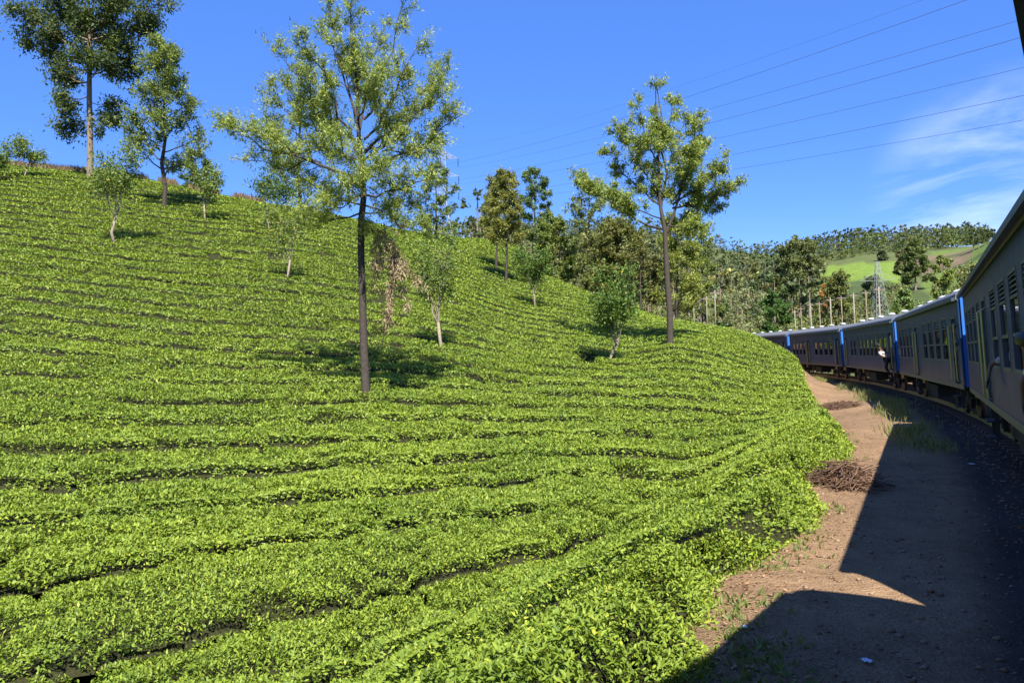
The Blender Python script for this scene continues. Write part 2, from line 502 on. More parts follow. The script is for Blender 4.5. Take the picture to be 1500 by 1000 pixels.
def ground_mat():
    m, n, l, b = new_mat('ground')
    at_ = n.new('ShaderNodeAttribute'); at_.attribute_name = 'Col'
    geo = n.new('ShaderNodeNewGeometry')
    n1 = n.new('ShaderNodeTexNoise'); n1.inputs['Scale'].default_value = 3.0; n1.inputs['Detail'].default_value = 10; n1.inputs['Roughness'].default_value = 0.7
    n2 = n.new('ShaderNodeTexNoise'); n2.inputs['Scale'].default_value = 38.0; n2.inputs['Detail'].default_value = 4
    n3 = n.new('ShaderNodeTexNoise'); n3.inputs['Scale'].default_value = 0.35; n3.inputs['Detail'].default_value = 6
    for q in (n1, n2, n3): l.new(geo.outputs['Position'], q.inputs['Vector'])
    r1 = n.new('ShaderNodeMapRange'); r1.inputs['From Min'].default_value = 0.3; r1.inputs['From Max'].default_value = 0.7
    r1.inputs['To Min'].default_value = 0.72; r1.inputs['To Max'].default_value = 1.2
    l.new(n1.outputs[0], r1.inputs['Value'])
    r2 = n.new('ShaderNodeMapRange'); r2.inputs['From Min'].default_value = 0.3; r2.inputs['From Max'].default_value = 0.7
    r2.inputs['To Min'].default_value = 0.75; r2.inputs['To Max'].default_value = 1.22
    l.new(n2.outputs[0], r2.inputs['Value'])
    r3 = n.new('ShaderNodeMapRange'); r3.inputs['From Min'].default_value = 0.3; r3.inputs['From Max'].default_value = 0.7
    r3.inputs['To Min'].default_value = 0.8; r3.inputs['To Max'].default_value = 1.2
    l.new(n3.outputs[0], r3.inputs['Value'])
    m1 = n.new('ShaderNodeMath'); m1.operation = 'MULTIPLY'; l.new(r1.outputs[0], m1.inputs[0]); l.new(r2.outputs[0], m1.inputs[1])
    m2 = n.new('ShaderNodeMath'); m2.operation = 'MULTIPLY'; l.new(m1.outputs[0], m2.inputs[0]); l.new(r3.outputs[0], m2.inputs[1])
    mx = n.new('ShaderNodeVectorMath'); mx.operation = 'SCALE'
    l.new(at_.outputs['Color'], mx.inputs[0]); l.new(m2.outputs[0], mx.inputs['Scale'])
    l.new(mx.outputs[0], b.inputs['Base Color'])
    b.inputs['Roughness'].default_value = 0.95
    b.inputs['Specular IOR Level'].default_value = 0.1
    ad = n.new('ShaderNodeMath'); ad.operation = 'ADD'; l.new(n1.outputs[0], ad.inputs[0]); l.new(n2.outputs[0], ad.inputs[1])
    bp = n.new('ShaderNodeBump'); bp.inputs['Strength'].default_value = 0.9; bp.inputs['Distance'].default_value = 0.07
    l.new(ad.outputs[0], bp.inputs['Height']); l.new(bp.outputs[0], b.inputs['Normal'])
    return m
M['ground'] = ground_mat()
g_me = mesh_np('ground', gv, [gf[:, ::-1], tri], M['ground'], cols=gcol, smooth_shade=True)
tag(link('ground', g_me), 'reddish earth hillside, trackside path and distant hills', kind='structure')

# ------------------------------------------------------------------ leaves
def leaf_mesh_arrays(P, Dv, N, L, W, col, fold=0.18, six=False, tri=False):
    """P base (n,3), Dv direction, N rough normal, L length, W width, col (n,3)"""
    n = len(P)
    Dv = Dv / np.linalg.norm(Dv, axis=1, keepdims=True)
    S = np.cross(Dv, N); S /= np.maximum(np.linalg.norm(S, axis=1, keepdims=True), 1e-6)
    U = np.cross(S, Dv)
    L = np.asarray(L).reshape(-1, 1); W = np.asarray(W).reshape(-1, 1)
    if tri:
        V = np.stack([P + S * W * 0.5, P + Dv * L, P - S * W * 0.5], 1)
        F = np.arange(n)[:, None] * 3 + np.array([[0, 1, 2]])
        k = 3
    elif not six:
        mid = P + Dv * L * 0.45
        V = np.stack([P, mid + S * W * 0.5 + U * W * fold, P + Dv * L, mid - S * W * 0.5 + U * W * fold], 1)
        o = np.arange(n)[:, None] * 4
        F = np.concatenate([o + np.array([[0, 1, 2]]), o + np.array([[0, 2, 3]])])
        k = 4
    else:
        a = P + Dv * L * 0.28; b = P + Dv * L * 0.66
        tip = P + Dv * L - U * L * 0.12
        V = np.stack([P, a + S*W*0.45 + U*W*fold, b + S*W*0.40 + U*W*fold, tip, b - S*W*0.40 + U*W*fold, a - S*W*0.45 + U*W*fold], 1)
        o = np.arange(n)[:, None] * 6
        F = np.concatenate([o + np.array([[0, 1, 2, 3]]), o + np.array([[0, 3, 4, 5]])])
        k = 6
    return V.reshape(-1, 3), F, np.repeat(col, k, axis=0)

# ------------------------------------------------------------------ tea hedges
CK = np.array([0, 4, 9, 14, 20, 28, 38, 50, 70, 100, 150], float)
MK = np.array([1.0, 1.0, 0.95, 0.66, 0.60, 0.45, 0.25, 0.12, 0.0, -0.05, -0.1])
def row_m(c): return np.interp(c, CK, MK)
def row_X(x): return 14.0 * np.tanh(x / 14.0)
def row_y(c, x):
    return c + row_m(c) * row_X(x) + 0.5 * (vnoise(x * 0.16 + 7.3, c * 0.1, 21) - 0.5) + 0.9 * (vnoise(x * 0.035, c * 0.06 + 3, 22) - 0.5)

ROWP = 2.75
def cells(x, y, seed):
    """distance to the nearest and second nearest of scattered bush centres"""
    ix, iy = np.floor(x), np.floor(y)
    d1 = np.full(np.shape(x), 9.0); d2 = np.full(np.shape(x), 9.0)
    for ox in (-1, 0, 1):
        for oy in (-1, 0, 1):
            cx, cy = ix + ox, iy + oy
            px_ = cx + 0.15 + 0.7 * hash2(cx, cy, seed); py_ = cy + 0.15 + 0.7 * hash2(cx, cy, seed + 1)
            d = np.hypot(x - px_, y - py_)
            d2 = np.minimum(d2, np.maximum(d1, d)); d1 = np.minimum(d1, d)
    return d1, d2

def hedge_h(x, y, f, k):
    """canopy height above ground; f = position across the row 0..1"""
    gapn = vnoise(x * 0.33 + 1.7 * k, np.full(np.shape(x), k * 3.1), 31)
    gapn = 0.65 * gapn + 0.35 * vnoise(x * 1.1, np.full(np.shape(x), k * 5.7), 32)
    gw = np.clip((gapn - 0.38) * 0.20, 0.0, 0.028)                 # half gap as fraction of the row
    e = np.minimum(f, 1 - f)
    gate = smooth(0.0, 0.022, f - gw * 0.85)      # open along the downhill foot only; the back runs up to the next hedge
    deep = smooth(0.003, 0.022, gw)
    cut = 1 - (1 - gate) * (0.05 + 0.92 * deep)
    bushes = 0.55 * vnoise(x * 1.0, y * 1.0, 41) + 0.45 * vnoise(x * 2.3, y * 2.3, 42)
    hole = smooth(0.77, 0.87, vnoise(x * 0.75 + 9, y * 0.95, 43)) * smooth(0.35, 0.6, vnoise(x * 0.2, y * 0.2, 44))
    wx, wy = x * 1.05 + 0.5 * bushes, y * 1.15 - 0.4 * bushes
    d1, d2 = cells(wx, wy, 45)
    crease = 1 - smooth(0.0, 0.22, d2 - d1)
    cstr = smooth(0.25, 0.75, vnoise(x * 0.6 + 4, y * 0.6, 46))
    h = TEA_H * (0.86 + 0.20 * (bushes - 0.5) - 0.10 * d1 ** 2 - crease * (0.03 + 0.24 * cstr) + 0.08 * np.sqrt(np.clip(e * 2, 0, 1)))
    # the downhill face of each hedge stands a little proud of the row below
    h = h + 0.07 * smooth(0.35, 0.05, f) - 0.16 * smooth(0.55, 0.97, f) * (0.3 + 0.7 * deep)
    return h * cut * (1 - 0.8 * hole), cut * (1 - hole)

def leaf_len(d): return 0.047 + 0.0017 * np.maximum(0, d - 7)

tea_rows = []
nrow = int(138 / ROWP)
tot_leaf = 0
ULIM = 0.76
for k in range(nrow):
    c0, c1 = 0.6 + k * ROWP, 0.6 + (k + 1) * ROWP
    cm = 0.5 * (c0 + c1)
    # extent along x
    xx = np.arange(-110, 60, 0.25)
    yy = row_y(np.full(xx.shape, cm), xx)
    rr = np.hypot(xx, yy)
    Dk = track_dist(xx, yy)
    u = xx / np.maximum(yy, 0.3)
    scal = 0.55 * (vnoise(xx * 0.0 + k * 1.37, xx * 0 + 0.5, 55) - 0.3)
    ok = (yy > 0.8) & (np.abs(u) < ULIM + 2.5 / np.maximum(yy, 1)) & (Dk > tea_edge(yy) + scal * (yy < 60)) & (rr < 150)
    lim = np.interp(u, [-0.8, -0.625, -0.2, -0.05, 0.0, 0.06, 0.10, 0.16, 0.2, 0.3, 0.4], [112, 110, 98, 122, 138, 118, 98, 88, 78, 78, 70])
    ok &= (yy < lim)
    if ok.sum() < 6: continue
    x_lo, x_hi = xx[ok].min() - 1.0, xx[ok].max() + 3.0
    d_near = max(1.5, np.min(rr[ok]))
    sx = 0.2 if d_near < 12 else (0.3 if d_near < 24 else (0.6 if d_near < 50 else 1.1))
    nc = 16 if d_near < 24 else (11 if d_near < 50 else 8)
    xs = np.arange(x_lo, x_hi + sx, sx)
    fs = np.linspace(0.0, 1.0, nc)
    if d_near < 50:
        fs = np.sort(np.concatenate([fs, [0.018, 0.035, 0.05, 0.075, 0.925, 0.95, 0.965, 0.982]]))
    XX, FF = np.meshgrid(xs, fs, indexing='ij')
    CC = c0 + FF * ROWP
    YY = row_y(CC, XX)
    DD = track_dist(XX, YY)
    hh, _ = hedge_h(XX, YY, FF, k)
    endf = smooth(-0.05, 0.5, DD - tea_edge(YY) - scal[0] * (YY < 60))
    zz = ground(XX, YY, DD) + hh * endf * 0.88 - 0.15
    V = np.stack([XX, YY, zz], -1).reshape(-1, 3)
    na, nb = XX.shape
    ia, ib = np.meshgrid(np.arange(na - 1), np.arange(nb - 1), indexing='ij')
    q = (ia * nb + ib).ravel()
    F = np.stack([q, q + nb, q + nb + 1, q + 1], -1)
    okv = (((np.abs(XX / np.maximum(YY, 0.3)) < ULIM + 2.5 / np.maximum(YY, 1)) & (DD > tea_edge(YY) + scal[0] * (YY < 60) - 0.12) & (YY > 0.6)
           & (YY < np.interp(XX / np.maximum(YY, .3), [-0.8, -0.625, -0.2, -0.05, 0.0, 0.06, 0.10, 0.16, 0.2, 0.3, 0.4], [112, 110, 98, 122, 138, 118, 98, 88, 78, 78, 70]))).ravel())
    F = F[okv[F].all(1)]
    if not len(F): continue
    body_n = len(V)
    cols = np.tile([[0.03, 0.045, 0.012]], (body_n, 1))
    # leaves
    d_samp = np.hypot(XX, YY)
    area = np.broadcast_to(ROWP * sx * np.gradient(fs)[None, :], XX.shape)
    Ld = leaf_len(d_samp)
    cover = np.interp(d_samp, [0, 12, 20, 40, 80, 120], [7.2, 6.8, 4.9, 2.8, 1.8, 1.6])
    gy = np.gradient(zz, axis=1) / np.maximum(np.abs(np.gradient(YY, axis=1)), 1e-3)
    gx = np.gradient(zz, axis=0) / sx
    steep = np.clip(np.sqrt(1 + gx ** 2 + gy ** 2), 1, 5.0)
    lam = cover / Ld ** 2 * area * okv.reshape(XX.shape) * (1 + (steep - 1) * 0.9)
    cell = lam.ravel()
    ntot = int(RNG.poisson(cell.sum()))
    if ntot < 10: continue
    idx = RNG.choice(len(cell), size=ntot, p=cell / cell.sum())
    lx = XX.ravel()[idx] + (RNG.random(ntot) - 0.5) * sx
    lf = np.clip(FF.ravel()[idx] + (RNG.random(ntot) - 0.5) * np.broadcast_to(np.gradient(fs)[None, :], XX.shape).ravel()[idx], 0.0, 1.0)
    lc = c0 + lf * ROWP
    ly = row_y(lc, lx)
    lD = track_dist(lx, ly)
    lh, dens = hedge_h(lx, ly, lf, k)
    en = smooth(-0.05, 0.5, lD - tea_edge(ly) - scal[0] * (ly < 60))
    lz = ground(lx, ly, lD) + lh * en
    keep = (RNG.random(ntot) < 0.30 + 0.70 * smooth(0.15, 0.65, dens)) & (lD > tea_edge(ly) + scal[0] * (ly < 60) - 0.1 * RNG.random(ntot))
    lx, ly, lz, lf, lc, dens, en = (q[keep] for q in (lx, ly, lz, lf, lc, dens, en))
    n = len(lx)
    # local slope of the canopy so leaves lean outward on the faces
    e_ = 0.12
    hf1, _ = hedge_h(lx, ly, np.clip(lf + e_ / ROWP, 0, 1), k)
    hf0, _ = hedge_h(lx, ly, np.clip(lf - e_ / ROWP, 0, 1), k)
    slope = np.clip((hf1 - hf0) / (2 * e_), -2.5, 2.5)
    Nn = np.stack([RNG.normal(0, 0.28, n), -slope + RNG.normal(0, 0.28, n), np.ones(n)], -1)
    # outward lean at the row's end beside the path
    Nn[:, 0] += 0.9 * (1 - en)
    Nn[:, 1] -= 0.5 * (1 - en)
    Nn /= np.linalg.norm(Nn, axis=1, keepdims=True)
    az = RNG.random(n) * 2 * math.pi
    H = np.stack([np.cos(az), np.sin(az), np.zeros(n)], -1)
    Ht = H - Nn * (H * Nn).sum(1, keepdims=True)
    el = RNG.uniform(0.05, 1.15, n)
    Dv = Ht * np.cos(el)[:, None] + Nn * np.sin(el)[:, None]
    d = np.hypot(lx, ly)
    Ll = leaf_len(d) * RNG.uniform(0.65, 1.35, n)
    depth_in = RNG.random(n) ** 1.4 * 0.13
    P = np.stack([lx, ly, lz], -1) - Nn * depth_in[:, None] - Dv * Ll[:, None] * 0.35
    up = Nn * 1.0 + np.array([0, 0, 0.2])
    up = up - Dv * (up * Dv).sum(1, keepdims=True) + RNG.normal(0, 0.15, (n, 3))
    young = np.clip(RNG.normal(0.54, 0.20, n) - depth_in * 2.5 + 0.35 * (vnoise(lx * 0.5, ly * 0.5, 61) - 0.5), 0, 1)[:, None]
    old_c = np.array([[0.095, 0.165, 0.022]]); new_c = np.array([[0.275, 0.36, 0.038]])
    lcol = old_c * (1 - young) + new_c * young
    yel = (RNG.random(n) < 0.05)[:, None]
    lcol = np.where(yel, np.array([[0.33, 0.38, 0.045]]), lcol)
    lcol = lcol * RNG.uniform(0.85, 1.15, (n, 1))
    six = d_near < 4.5
    tri_l = d_near > 12
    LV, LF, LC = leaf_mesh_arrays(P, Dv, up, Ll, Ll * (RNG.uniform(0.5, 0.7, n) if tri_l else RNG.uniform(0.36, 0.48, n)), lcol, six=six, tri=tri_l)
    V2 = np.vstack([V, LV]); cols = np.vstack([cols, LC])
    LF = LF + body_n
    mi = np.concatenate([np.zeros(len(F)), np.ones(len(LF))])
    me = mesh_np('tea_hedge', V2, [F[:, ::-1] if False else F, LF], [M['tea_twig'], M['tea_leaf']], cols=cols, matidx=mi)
    o = link('tea_hedge', me)
    tea_rows.append((o, d_near, k))
    tot_leaf += n
for o, dn, k in tea_rows:
    tag(o, 'long clipped tea hedge on the sunny slope with no tree standing in it', 'tea hedge', 'tea hedges on the hillside')
print('tea rows', len(tea_rows), 'leaves', tot_leaf)
#@@END_TEA
#@@TREES
# ------------------------------------------------------------------ trees
def unit(v):
    v = np.asarray(v, float); return v / max(np.linalg.norm(v), 1e-9)

class Tree:
    def __init__(self, seed, scale=1.0):
        self.rng = np.random.default_rng(seed)
        self.w = MB()
        self.tw = []            # twigs: pos, dir, length
        self.sc = scale
    def path(self, p0, p1, bow=0.12, n=6, jit=0.04):
        p0, p1 = np.asarray(p0, float), np.asarray(p1, float)
        L = np.linalg.norm(p1 - p0)
        pts = []
        off = np.array([0, 0, -bow * L])
        jv = self.rng.normal(0, jit * L, (n + 1, 3)); jv[0] = 0; jv[-1] = 0
        for i in range(n + 1):
            t = i / n
            pts.append(p0 * (1 - t) + p1 * t + off * 4 * t * (1 - t) + jv[i] * 0.6)
        return np.array(pts)
    def sides(self, r): return 7 if r > 0.06 else (5 if r > 0.02 else 3)
    def limb(self, p0, p1, r0, nsub=8, sublen=1.2, start=0.3, bow=0.10, up=0.25, ntw=4, twl=0.45, level=0):
        pts = self.path(p0, p1, bow)
        L = np.linalg.norm(pts[-1] - pts[0])
        self.w.tube(pts, list(np.linspace(r0, max(r0 * 0.18, 0.006), len(pts))), self.sides(r0), cap=False)
        rng = self.rng
        ax = unit(pts[-1] - pts[0])
        for s in np.sort(rng.uniform(start, 1.0, nsub)):
            q = s * (len(pts) - 1); i = min(int(q), len(pts) - 2); f = q - i
            p = pts[i] * (1 - f) + pts[i + 1] * f
            side = rng.normal(0, 1, 3); side -= ax * side.dot(ax); side = unit(side)
            side[2] *= 0.55
            d = unit(ax * rng.uniform(0.5, 1.1) + side + np.array([0, 0, up]))
            l = sublen * rng.uniform(0.45, 1.15) * (1.15 - 0.55 * s)
            e = p + d * l
            sp = self.path(p, e, -0.05, 3, 0.05)
            r1 = max(r0 * 0.32 * (1.1 - 0.6 * s), 0.008)
            self.w.tube(sp, list(np.linspace(r1, 0.005, len(sp))), 3, cap=False)
            for j in range(ntw):
                t = rng.uniform(0.3, 1.0)
                b = p * (1 - t) + e * t
                td = unit(d + rng.normal(0, 0.75, 3) + np.array([0, 0, up * 0.6]))
                self.tw.append((b, td, twl * rng.uniform(0.6, 1.3)))
        self.tw.append((pts[-1] - ax * twl * 0.5, ax, twl))
        return pts
    def foliage(self, per, L, W, colA, colB, mode='feather', spread=0.18, droop=0.25, six=False, tri=False):
        rng = self.rng
        B = np.array([t[0] for t in self.tw]); Dt = np.array([t[1] for t in self.tw]); Lt = np.array([t[2] for t in self.tw])
        nt = len(B)
        ctw = rng.normal(0, 0.3, nt)
        k = np.repeat(np.arange(nt), per)
        n = len(k)
        s = rng.random(n)
        P = B[k] + Dt[k] * (Lt[k] * s)[:, None] + rng.normal(0, spread, (n, 3)) * Lt[k][:, None]
        if mode == 'feather':
            R_ = rng.normal(0, 1, (n, 3)); R_ -= Dt[k] * (R_ * Dt[k]).sum(1, keepdims=True)
            R_ /= np.linalg.norm(R_, axis=1, keepdims=True)
            Dv = Dt[k] * 0.8 + R_ * 0.9
            Dv[:, 2] -= droop * rng.random(n)
        else:
            Dv = rng.normal(0, 1, (n, 3)) + Dt[k] * 0.8
            Dv[:, 2] -= droop
        N = rng.normal(0, 0.6, (n, 3)) + np.array([0, -0.15, 1.0])
        t = np.clip(rng.normal(0.5, 0.25, n) + ctw[k], 0, 1)[:, None]
        col = (np.array([colA]) * (1 - t) + np.array([colB]) * t) * rng.uniform(1.0, 1.5, (n, 1))
        ll = L * rng.uniform(0.6, 1.35, n)
        return leaf_mesh_arrays(P, Dv, N, ll, ll * W * (1.35 if tri else 1.0), col, six=six, tri=tri)

def finish_tree(name, t, base, bark, fol, leafm, label, cat='tree', group=None):
    root = link(name, None)
    root.location = base
    b = np.asarray(base)
    me = t.w.mesh('trunk', bark, True)
    o = link('trunk', me, root); me.transform(Matrix.Translation(Vector(-b)))
    V, F, Cc = fol
    cm = mesh_np('crown', V - b, F, leafm, cols=Cc)
    link('crown', cm, root)
    tag(root, label, cat, group)
    return root

def gz(x, y): return float(ground(np.array([x]), np.array([y]))[0])

def on_slope(px_, d, py_=None):
    x = (px_ - 750.0) / FPX * d
    return np.array([x, d, gz(x, d)])

YG_A, YG_B = (0.115, 0.165, 0.04), (0.28, 0.33, 0.085)        # feathery yellow green
MG_A, MG_B = (0.05, 0.085, 0.018), (0.125, 0.165, 0.035)
DG_A, DG_B = (0.035, 0.06, 0.02), (0.09, 0.125, 0.04)
SH_A, SH_B = (0.07, 0.115, 0.026), (0.165, 0.225, 0.055)

def trunk_limbs(t, trunk_px, d, radii, limbs, base, **kw):
    """trunk and limbs given by picture rows/columns at range d; every limb has its own depth offset"""
    pts = [base + np.array([0, 0, -0.25])] + [at(px_, py_, d + dd) for px_, py_, dd in trunk_px]
    t.w.tube(pts, radii, 9, cap=False)
    for (sx, sy, ex, ey, dd, r0, nsub) in limbs:
        p0 = at(sx, sy, d); p1 = at(ex, ey, d + dd); 
        t.limb(p0, p1, r0, nsub=nsub, **kw)

# --- the large feathery tree in the middle of the slope
d0 = 27.0
base = on_slope(538, d0)
t = Tree(101)
limbs = [
    # sx, sy, ex, ey, depth, radius, sub-branches
    (528, 262, 328, 178, -0.6, 0.060, 20), (470, 238, 345, 232, 0.8, 0.03, 10), (440, 225, 372, 190, -0.6, 0.025, 9),
    (526, 235, 393, 132, 1.2, 0.05, 18), (520, 205, 408, 76, 0.2, 0.05, 16), (515, 190, 440, 48, -1.2, 0.045, 14),
    (522, 170, 482, 8, 0.4, 0.05, 15), (524, 160, 515, -12, -0.5, 0.05, 15), (527, 190, 560, 40, 1.3, 0.05, 14),
    (533, 175, 592, -2, 0.2, 0.05, 16), (533, 205, 615, 62, -1.0, 0.045, 15), (533, 225, 652, 92, 0.8, 0.055, 18),
    (533, 235, 655, 130, -0.8, 0.045, 16), (534, 250, 676, 168, 0.3, 0.055, 18), (560, 222, 640, 214, -0.7, 0.03, 10),
    (533, 285, 645, 250, -0.9, 0.045, 16), (532, 300, 625, 330, -0.4, 0.035, 14), (533, 312, 600, 300, 1.0, 0.03, 10),
    (530, 300, 450, 262, 1.7, 0.04, 13), (529, 285, 470, 305, -1.6, 0.035, 12), (528, 312, 395, 320, -1.3, 0.035, 14),
    (530, 270, 560, 235, -2.6, 0.04, 12), (528, 250, 490, 200, -2.4, 0.04, 12), (530, 245, 575, 160, 2.4, 0.04, 12),
    (526, 230, 470, 140, 2.4, 0.04, 12), (531, 290, 520, 262, -2.2, 0.03, 10), (524, 180, 545, 110, -1.9, 0.04, 12),
    (522, 180, 500, 95, 1.6, 0.04, 11), (531, 315, 560, 352, -0.6, 0.02, 6),
]
trunk_limbs(t, [(533, 510, 0), (531, 440, 0), (529, 380, 0), (529, 325, 0), (533, 285, 0), (529, 240, 0), (525, 190, 0), (523, 120, 0.1), (516, 40, 0.1)], d0,
            [0.165, 0.135, 0.12, 0.115, 0.11, 0.10, 0.085, 0.07, 0.045, 0.015], limbs, base, sublen=0.85, ntw=6, twl=0.42, bow=0.06, up=0.35, start=0.18)
main_root = finish_tree('feathery_tree', t, base, M['bark_dark'], t.foliage(34, 0.105, 0.25, YG_A, YG_B, 'feather', 0.15, 0.25, tri=True), M['leaf'],
    'tall feathery yellow-green tree with dark slender trunk in the middle of the tea slope', 'tree')
# its withered branch, hanging down brown
tb = Tree(111)
tb.limb(at(531, 330, d0), at(575, 338, d0 - 0.5), 0.03, nsub=3, sublen=0.5, ntw=2, twl=0.3)
for (sx, sy, ex, ey, n_) in ((552, 335, 558, 385, 9), (560, 336, 585, 400, 14), (565, 340, 600, 395, 10), (575, 365, 572, 440, 12), (585, 380, 596, 440, 8), (572, 420, 568, 466, 9), (553, 370, 549, 420, 5), (600, 395, 621, 418, 4)):
    p0, p1 = at(sx, sy, d0 - 0.3), at(ex, ey, d0 - 0.3 + tb.rng.normal(0, 0.25))
    tb.w.tube(tb.path(p0, p1, -0.05, 4), 0.008, 3, cap=False)
    for s_ in tb.rng.random(n_ * 2):
        tb.tw.append((p0 * (1 - s_) + p1 * s_, unit(np.array([tb.rng.normal(0, .4), tb.rng.normal(0, .4), -1.0])), 0.35))
V, F, Cc = tb.foliage(22, 0.15, 0.22, (0.15, 0.115, 0.065), (0.33, 0.265, 0.16), 'feather', 0.16, 0.9)
b = np.asarray(main_root.location)
o = link('withered_branch', mesh_np('withered_branch', V - b, F, M['dry_leaf'], cols=Cc), main_root)
o['label'] = 'dry brown withered branch hanging from the lower trunk'
wm = tb.w.mesh('twig', M['twig_dry']); wm.transform(Matrix.Translation(Vector(-b)))
link('twig', wm, o)

# --- the forked tree on the right of the slope
d1 = 50.0
base = on_slope(982, d1)
t = Tree(102)
limbs = [
    (975, 340, 962, 128, 0.0, 0.12, 24), (965, 300, 925, 165, 1.5, 0.06, 14), (966, 280, 905, 190, -1.0, 0.06, 13), (966, 255, 935, 150, -2, 0.05, 12),
    (966, 225, 990, 150, 1.5, 0.05, 12), (966, 300, 890, 222, 0.8, 0.06, 16), (970, 335, 858, 272, -0.5, 0.07, 20), (930, 308, 850, 262, 1.4, 0.04, 12), (968, 320, 900, 285, -2.0, 0.05, 14),
    (976, 340, 1022, 165, 0.3, 0.10, 22), (995, 270, 1040, 205, 1.2, 0.05, 16), (985, 300, 1060, 240, -1.0, 0.07, 18), (985, 305, 1076, 272, 0.6, 0.07, 20), (990, 290, 1020, 210, -2.0, 0.05, 14),
    (995, 300, 1050, 300, 1.8, 0.05, 14), (978, 330, 1035, 330, -1.0, 0.05, 12), (990, 260, 1005, 180, 2.2, 0.05, 12), (976, 345, 1030, 300, 2.6, 0.05, 12), (968, 240, 952, 175, 2.4, 0.04, 10),
]
trunk_limbs(t, [(981, 455, 0), (978, 420, 0), (976, 380, 0), (974, 338, 0), (967, 300, 0), (965, 250, 0), (962, 190, 0), (960, 125, 0)], d1,
            [0.22, 0.185, 0.17, 0.16, 0.145, 0.10, 0.08, 0.055, 0.02], limbs, base, sublen=1.1, ntw=6, twl=0.5, bow=0.05, up=0.3, start=0.2)
finish_tree('forked_tree', t, base, M['bark_dark'], t.foliage(30, 0.16, 0.34, (0.11, 0.155, 0.034), (0.26, 0.31, 0.075), 'feather', 0.2, 0.35, tri=True), M['leaf'],
    'tall tree forking into two leaders near the right end of the tea slope', 'tree')

# --- the tall dark tree at the top left
d2 = 93.0
base = on_slope(132, d2)
t = Tree(103)
limbs = [
    (131, 120, 80, 105, 1, 0.10, 22), (131, 140, 95, 150, -1.5, 0.08, 16), (131, 175, 102, 185, 1.0, 0.06, 14), (132, 170, 160, 182, -1, 0.06, 14), (132, 150, 158, 158, 1.5, 0.06, 12),
    (131, 105, 40, 55, 0.5, 0.12, 26), (131, 85, 25, 15, -2, 0.12, 26), (131, 75, 60, 28, 2.5, 0.1, 22), (131, 60, 40, -25, 1, 0.12, 24), (131, 55, 80, -45, -2, 0.1, 24),
    (131, 110, 190, 100, 1, 0.10, 22), (131, 95, 180, 62, -2, 0.10, 22), (131, 80, 222, 25, 1, 0.12, 26), (131, 60, 235, 2, -1, 0.12, 26), (131, 50, 190, -30, 2, 0.12, 24),
    (131, 40, 130, -70, 0, 0.12, 26), (131, 70, 120, 20, -4, 0.1, 22), (131, 80, 150, 40, 4, 0.1, 22), (131, 110, 110, 80, -3.5, 0.08, 18), (131, 115, 155, 90, -3.5, 0.08, 18),
    (131, 65, 100, 10, 4, 0.1, 20), (131, 60, 165, -5, -4.5, 0.1, 22), (131, 40, 215, -45, 2, 0.1, 20),
]
trunk_limbs(t, [(132, 200, 0), (131, 150, 0), (131, 100, 0), (131, 50, 0), (130, -10, 0), (130, -60, 0)], d2,
            [0.37, 0.32, 0.29, 0.25, 0.2, 0.12, 0.03], limbs, base, sublen=2.6, ntw=4, twl=1.1, bow=0.03, up=0.1, start=0.3)
finish_tree('tall_dark_tree', t, base, M['bark_grey'], t.foliage(19, 0.35, 0.42, DG_A, (0.09, 0.12, 0.035), 'clump', 0.28, 0.5, tri=True), M['leaf'],
    'very tall dark green tree cut by the top edge at the upper left', 'tree')

def auto_tree(name, seed, base, height, width, crown0, limbs_n, bark, cols, label, leafL, leafW, trunk_r, shape='oval', mode='feather', per=9, lean=(0, 0), nsub=9, ntw=4, cat='tree', group=None, build=True, up=0.3, sub=None, leafm=None, forks=0):
    t = Tree(seed)
    rng = t.rng
    base = np.asarray(base, float)
    top = base + np.array([lean[0], lean[1], height])
    n = 7
    pts = [base + np.array([0, 0, -0.2])]
    for i in range(1, n + 1):
        f = i / n
        pts.append(base * (1 - f) + top * f + np.array([rng.normal(0, 0.005), rng.normal(0, 0.005), 0]) * height * (f < 1))
    pts = np.array(pts)
    t.w.tube(pts, list(np.linspace(trunk_r, trunk_r * 0.12, len(pts))), 7, cap=False)
    prof = {'oval': lambda f: math.sin(math.pi * min(1, 0.18 + 0.78 * f)) ** 0.8,
            'cone': lambda f: 1.0 - 0.78 * f,
            'dome': lambda f: math.sqrt(max(0.05, 1 - f * f)),
            'vase': lambda f: 0.45 + 0.55 * math.sin(math.pi * min(1, 0.2 + 0.6 * f))}[shape]
    ga = rng.uniform(0, 6.28)
    for i in range(limbs_n):
        f = (i + rng.random() * 0.7) / limbs_n
        z = crown0 + (1 - crown0) * f * 0.97
        ga += 2.4 + rng.normal(0, 0.3)
        rad = width * 0.5 * prof(f) * rng.uniform(0.72, 1.1)
        hs = max(0.06, z - 0.16 * (1 - f * 0.5))
        q = hs * n; k = min(int(q) + 0, n - 1)
        p0 = base * (1 - hs) + top * hs
        axis = base * (1 - z) + top * z
        p1 = axis + np.array([math.cos(ga) * rad, math.sin(ga) * rad, rng.normal(0, 0.02) * height])
        t.limb(p0, p1, max(0.012, trunk_r * 0.34 * (1 - 0.6 * f)), nsub=nsub, sublen=(sub or width * 0.22), start=0.3, bow=0.04, up=up, ntw=ntw, twl=(sub or width * 0.22) * 0.42)
    fol = t.foliage(max(per, int(per * (1.6 if build else 1))), leafL * (0.78 if build else 1), leafW, np.array(cols[0]) * (1.4 if build else 1.1), np.array(cols[1]) * (1.4 if build else 1.1), mode, 0.24, 0.35, tri=True)
    if not build: return t, fol
    return finish_tree(name, t, base, bark, fol, leafm or M['leaf'], label, cat, group)

def place(px_, d, top_py):
    b_ = on_slope(px_, d)
    return b_, (HOR - top_py) / FPX * d - b_[2]

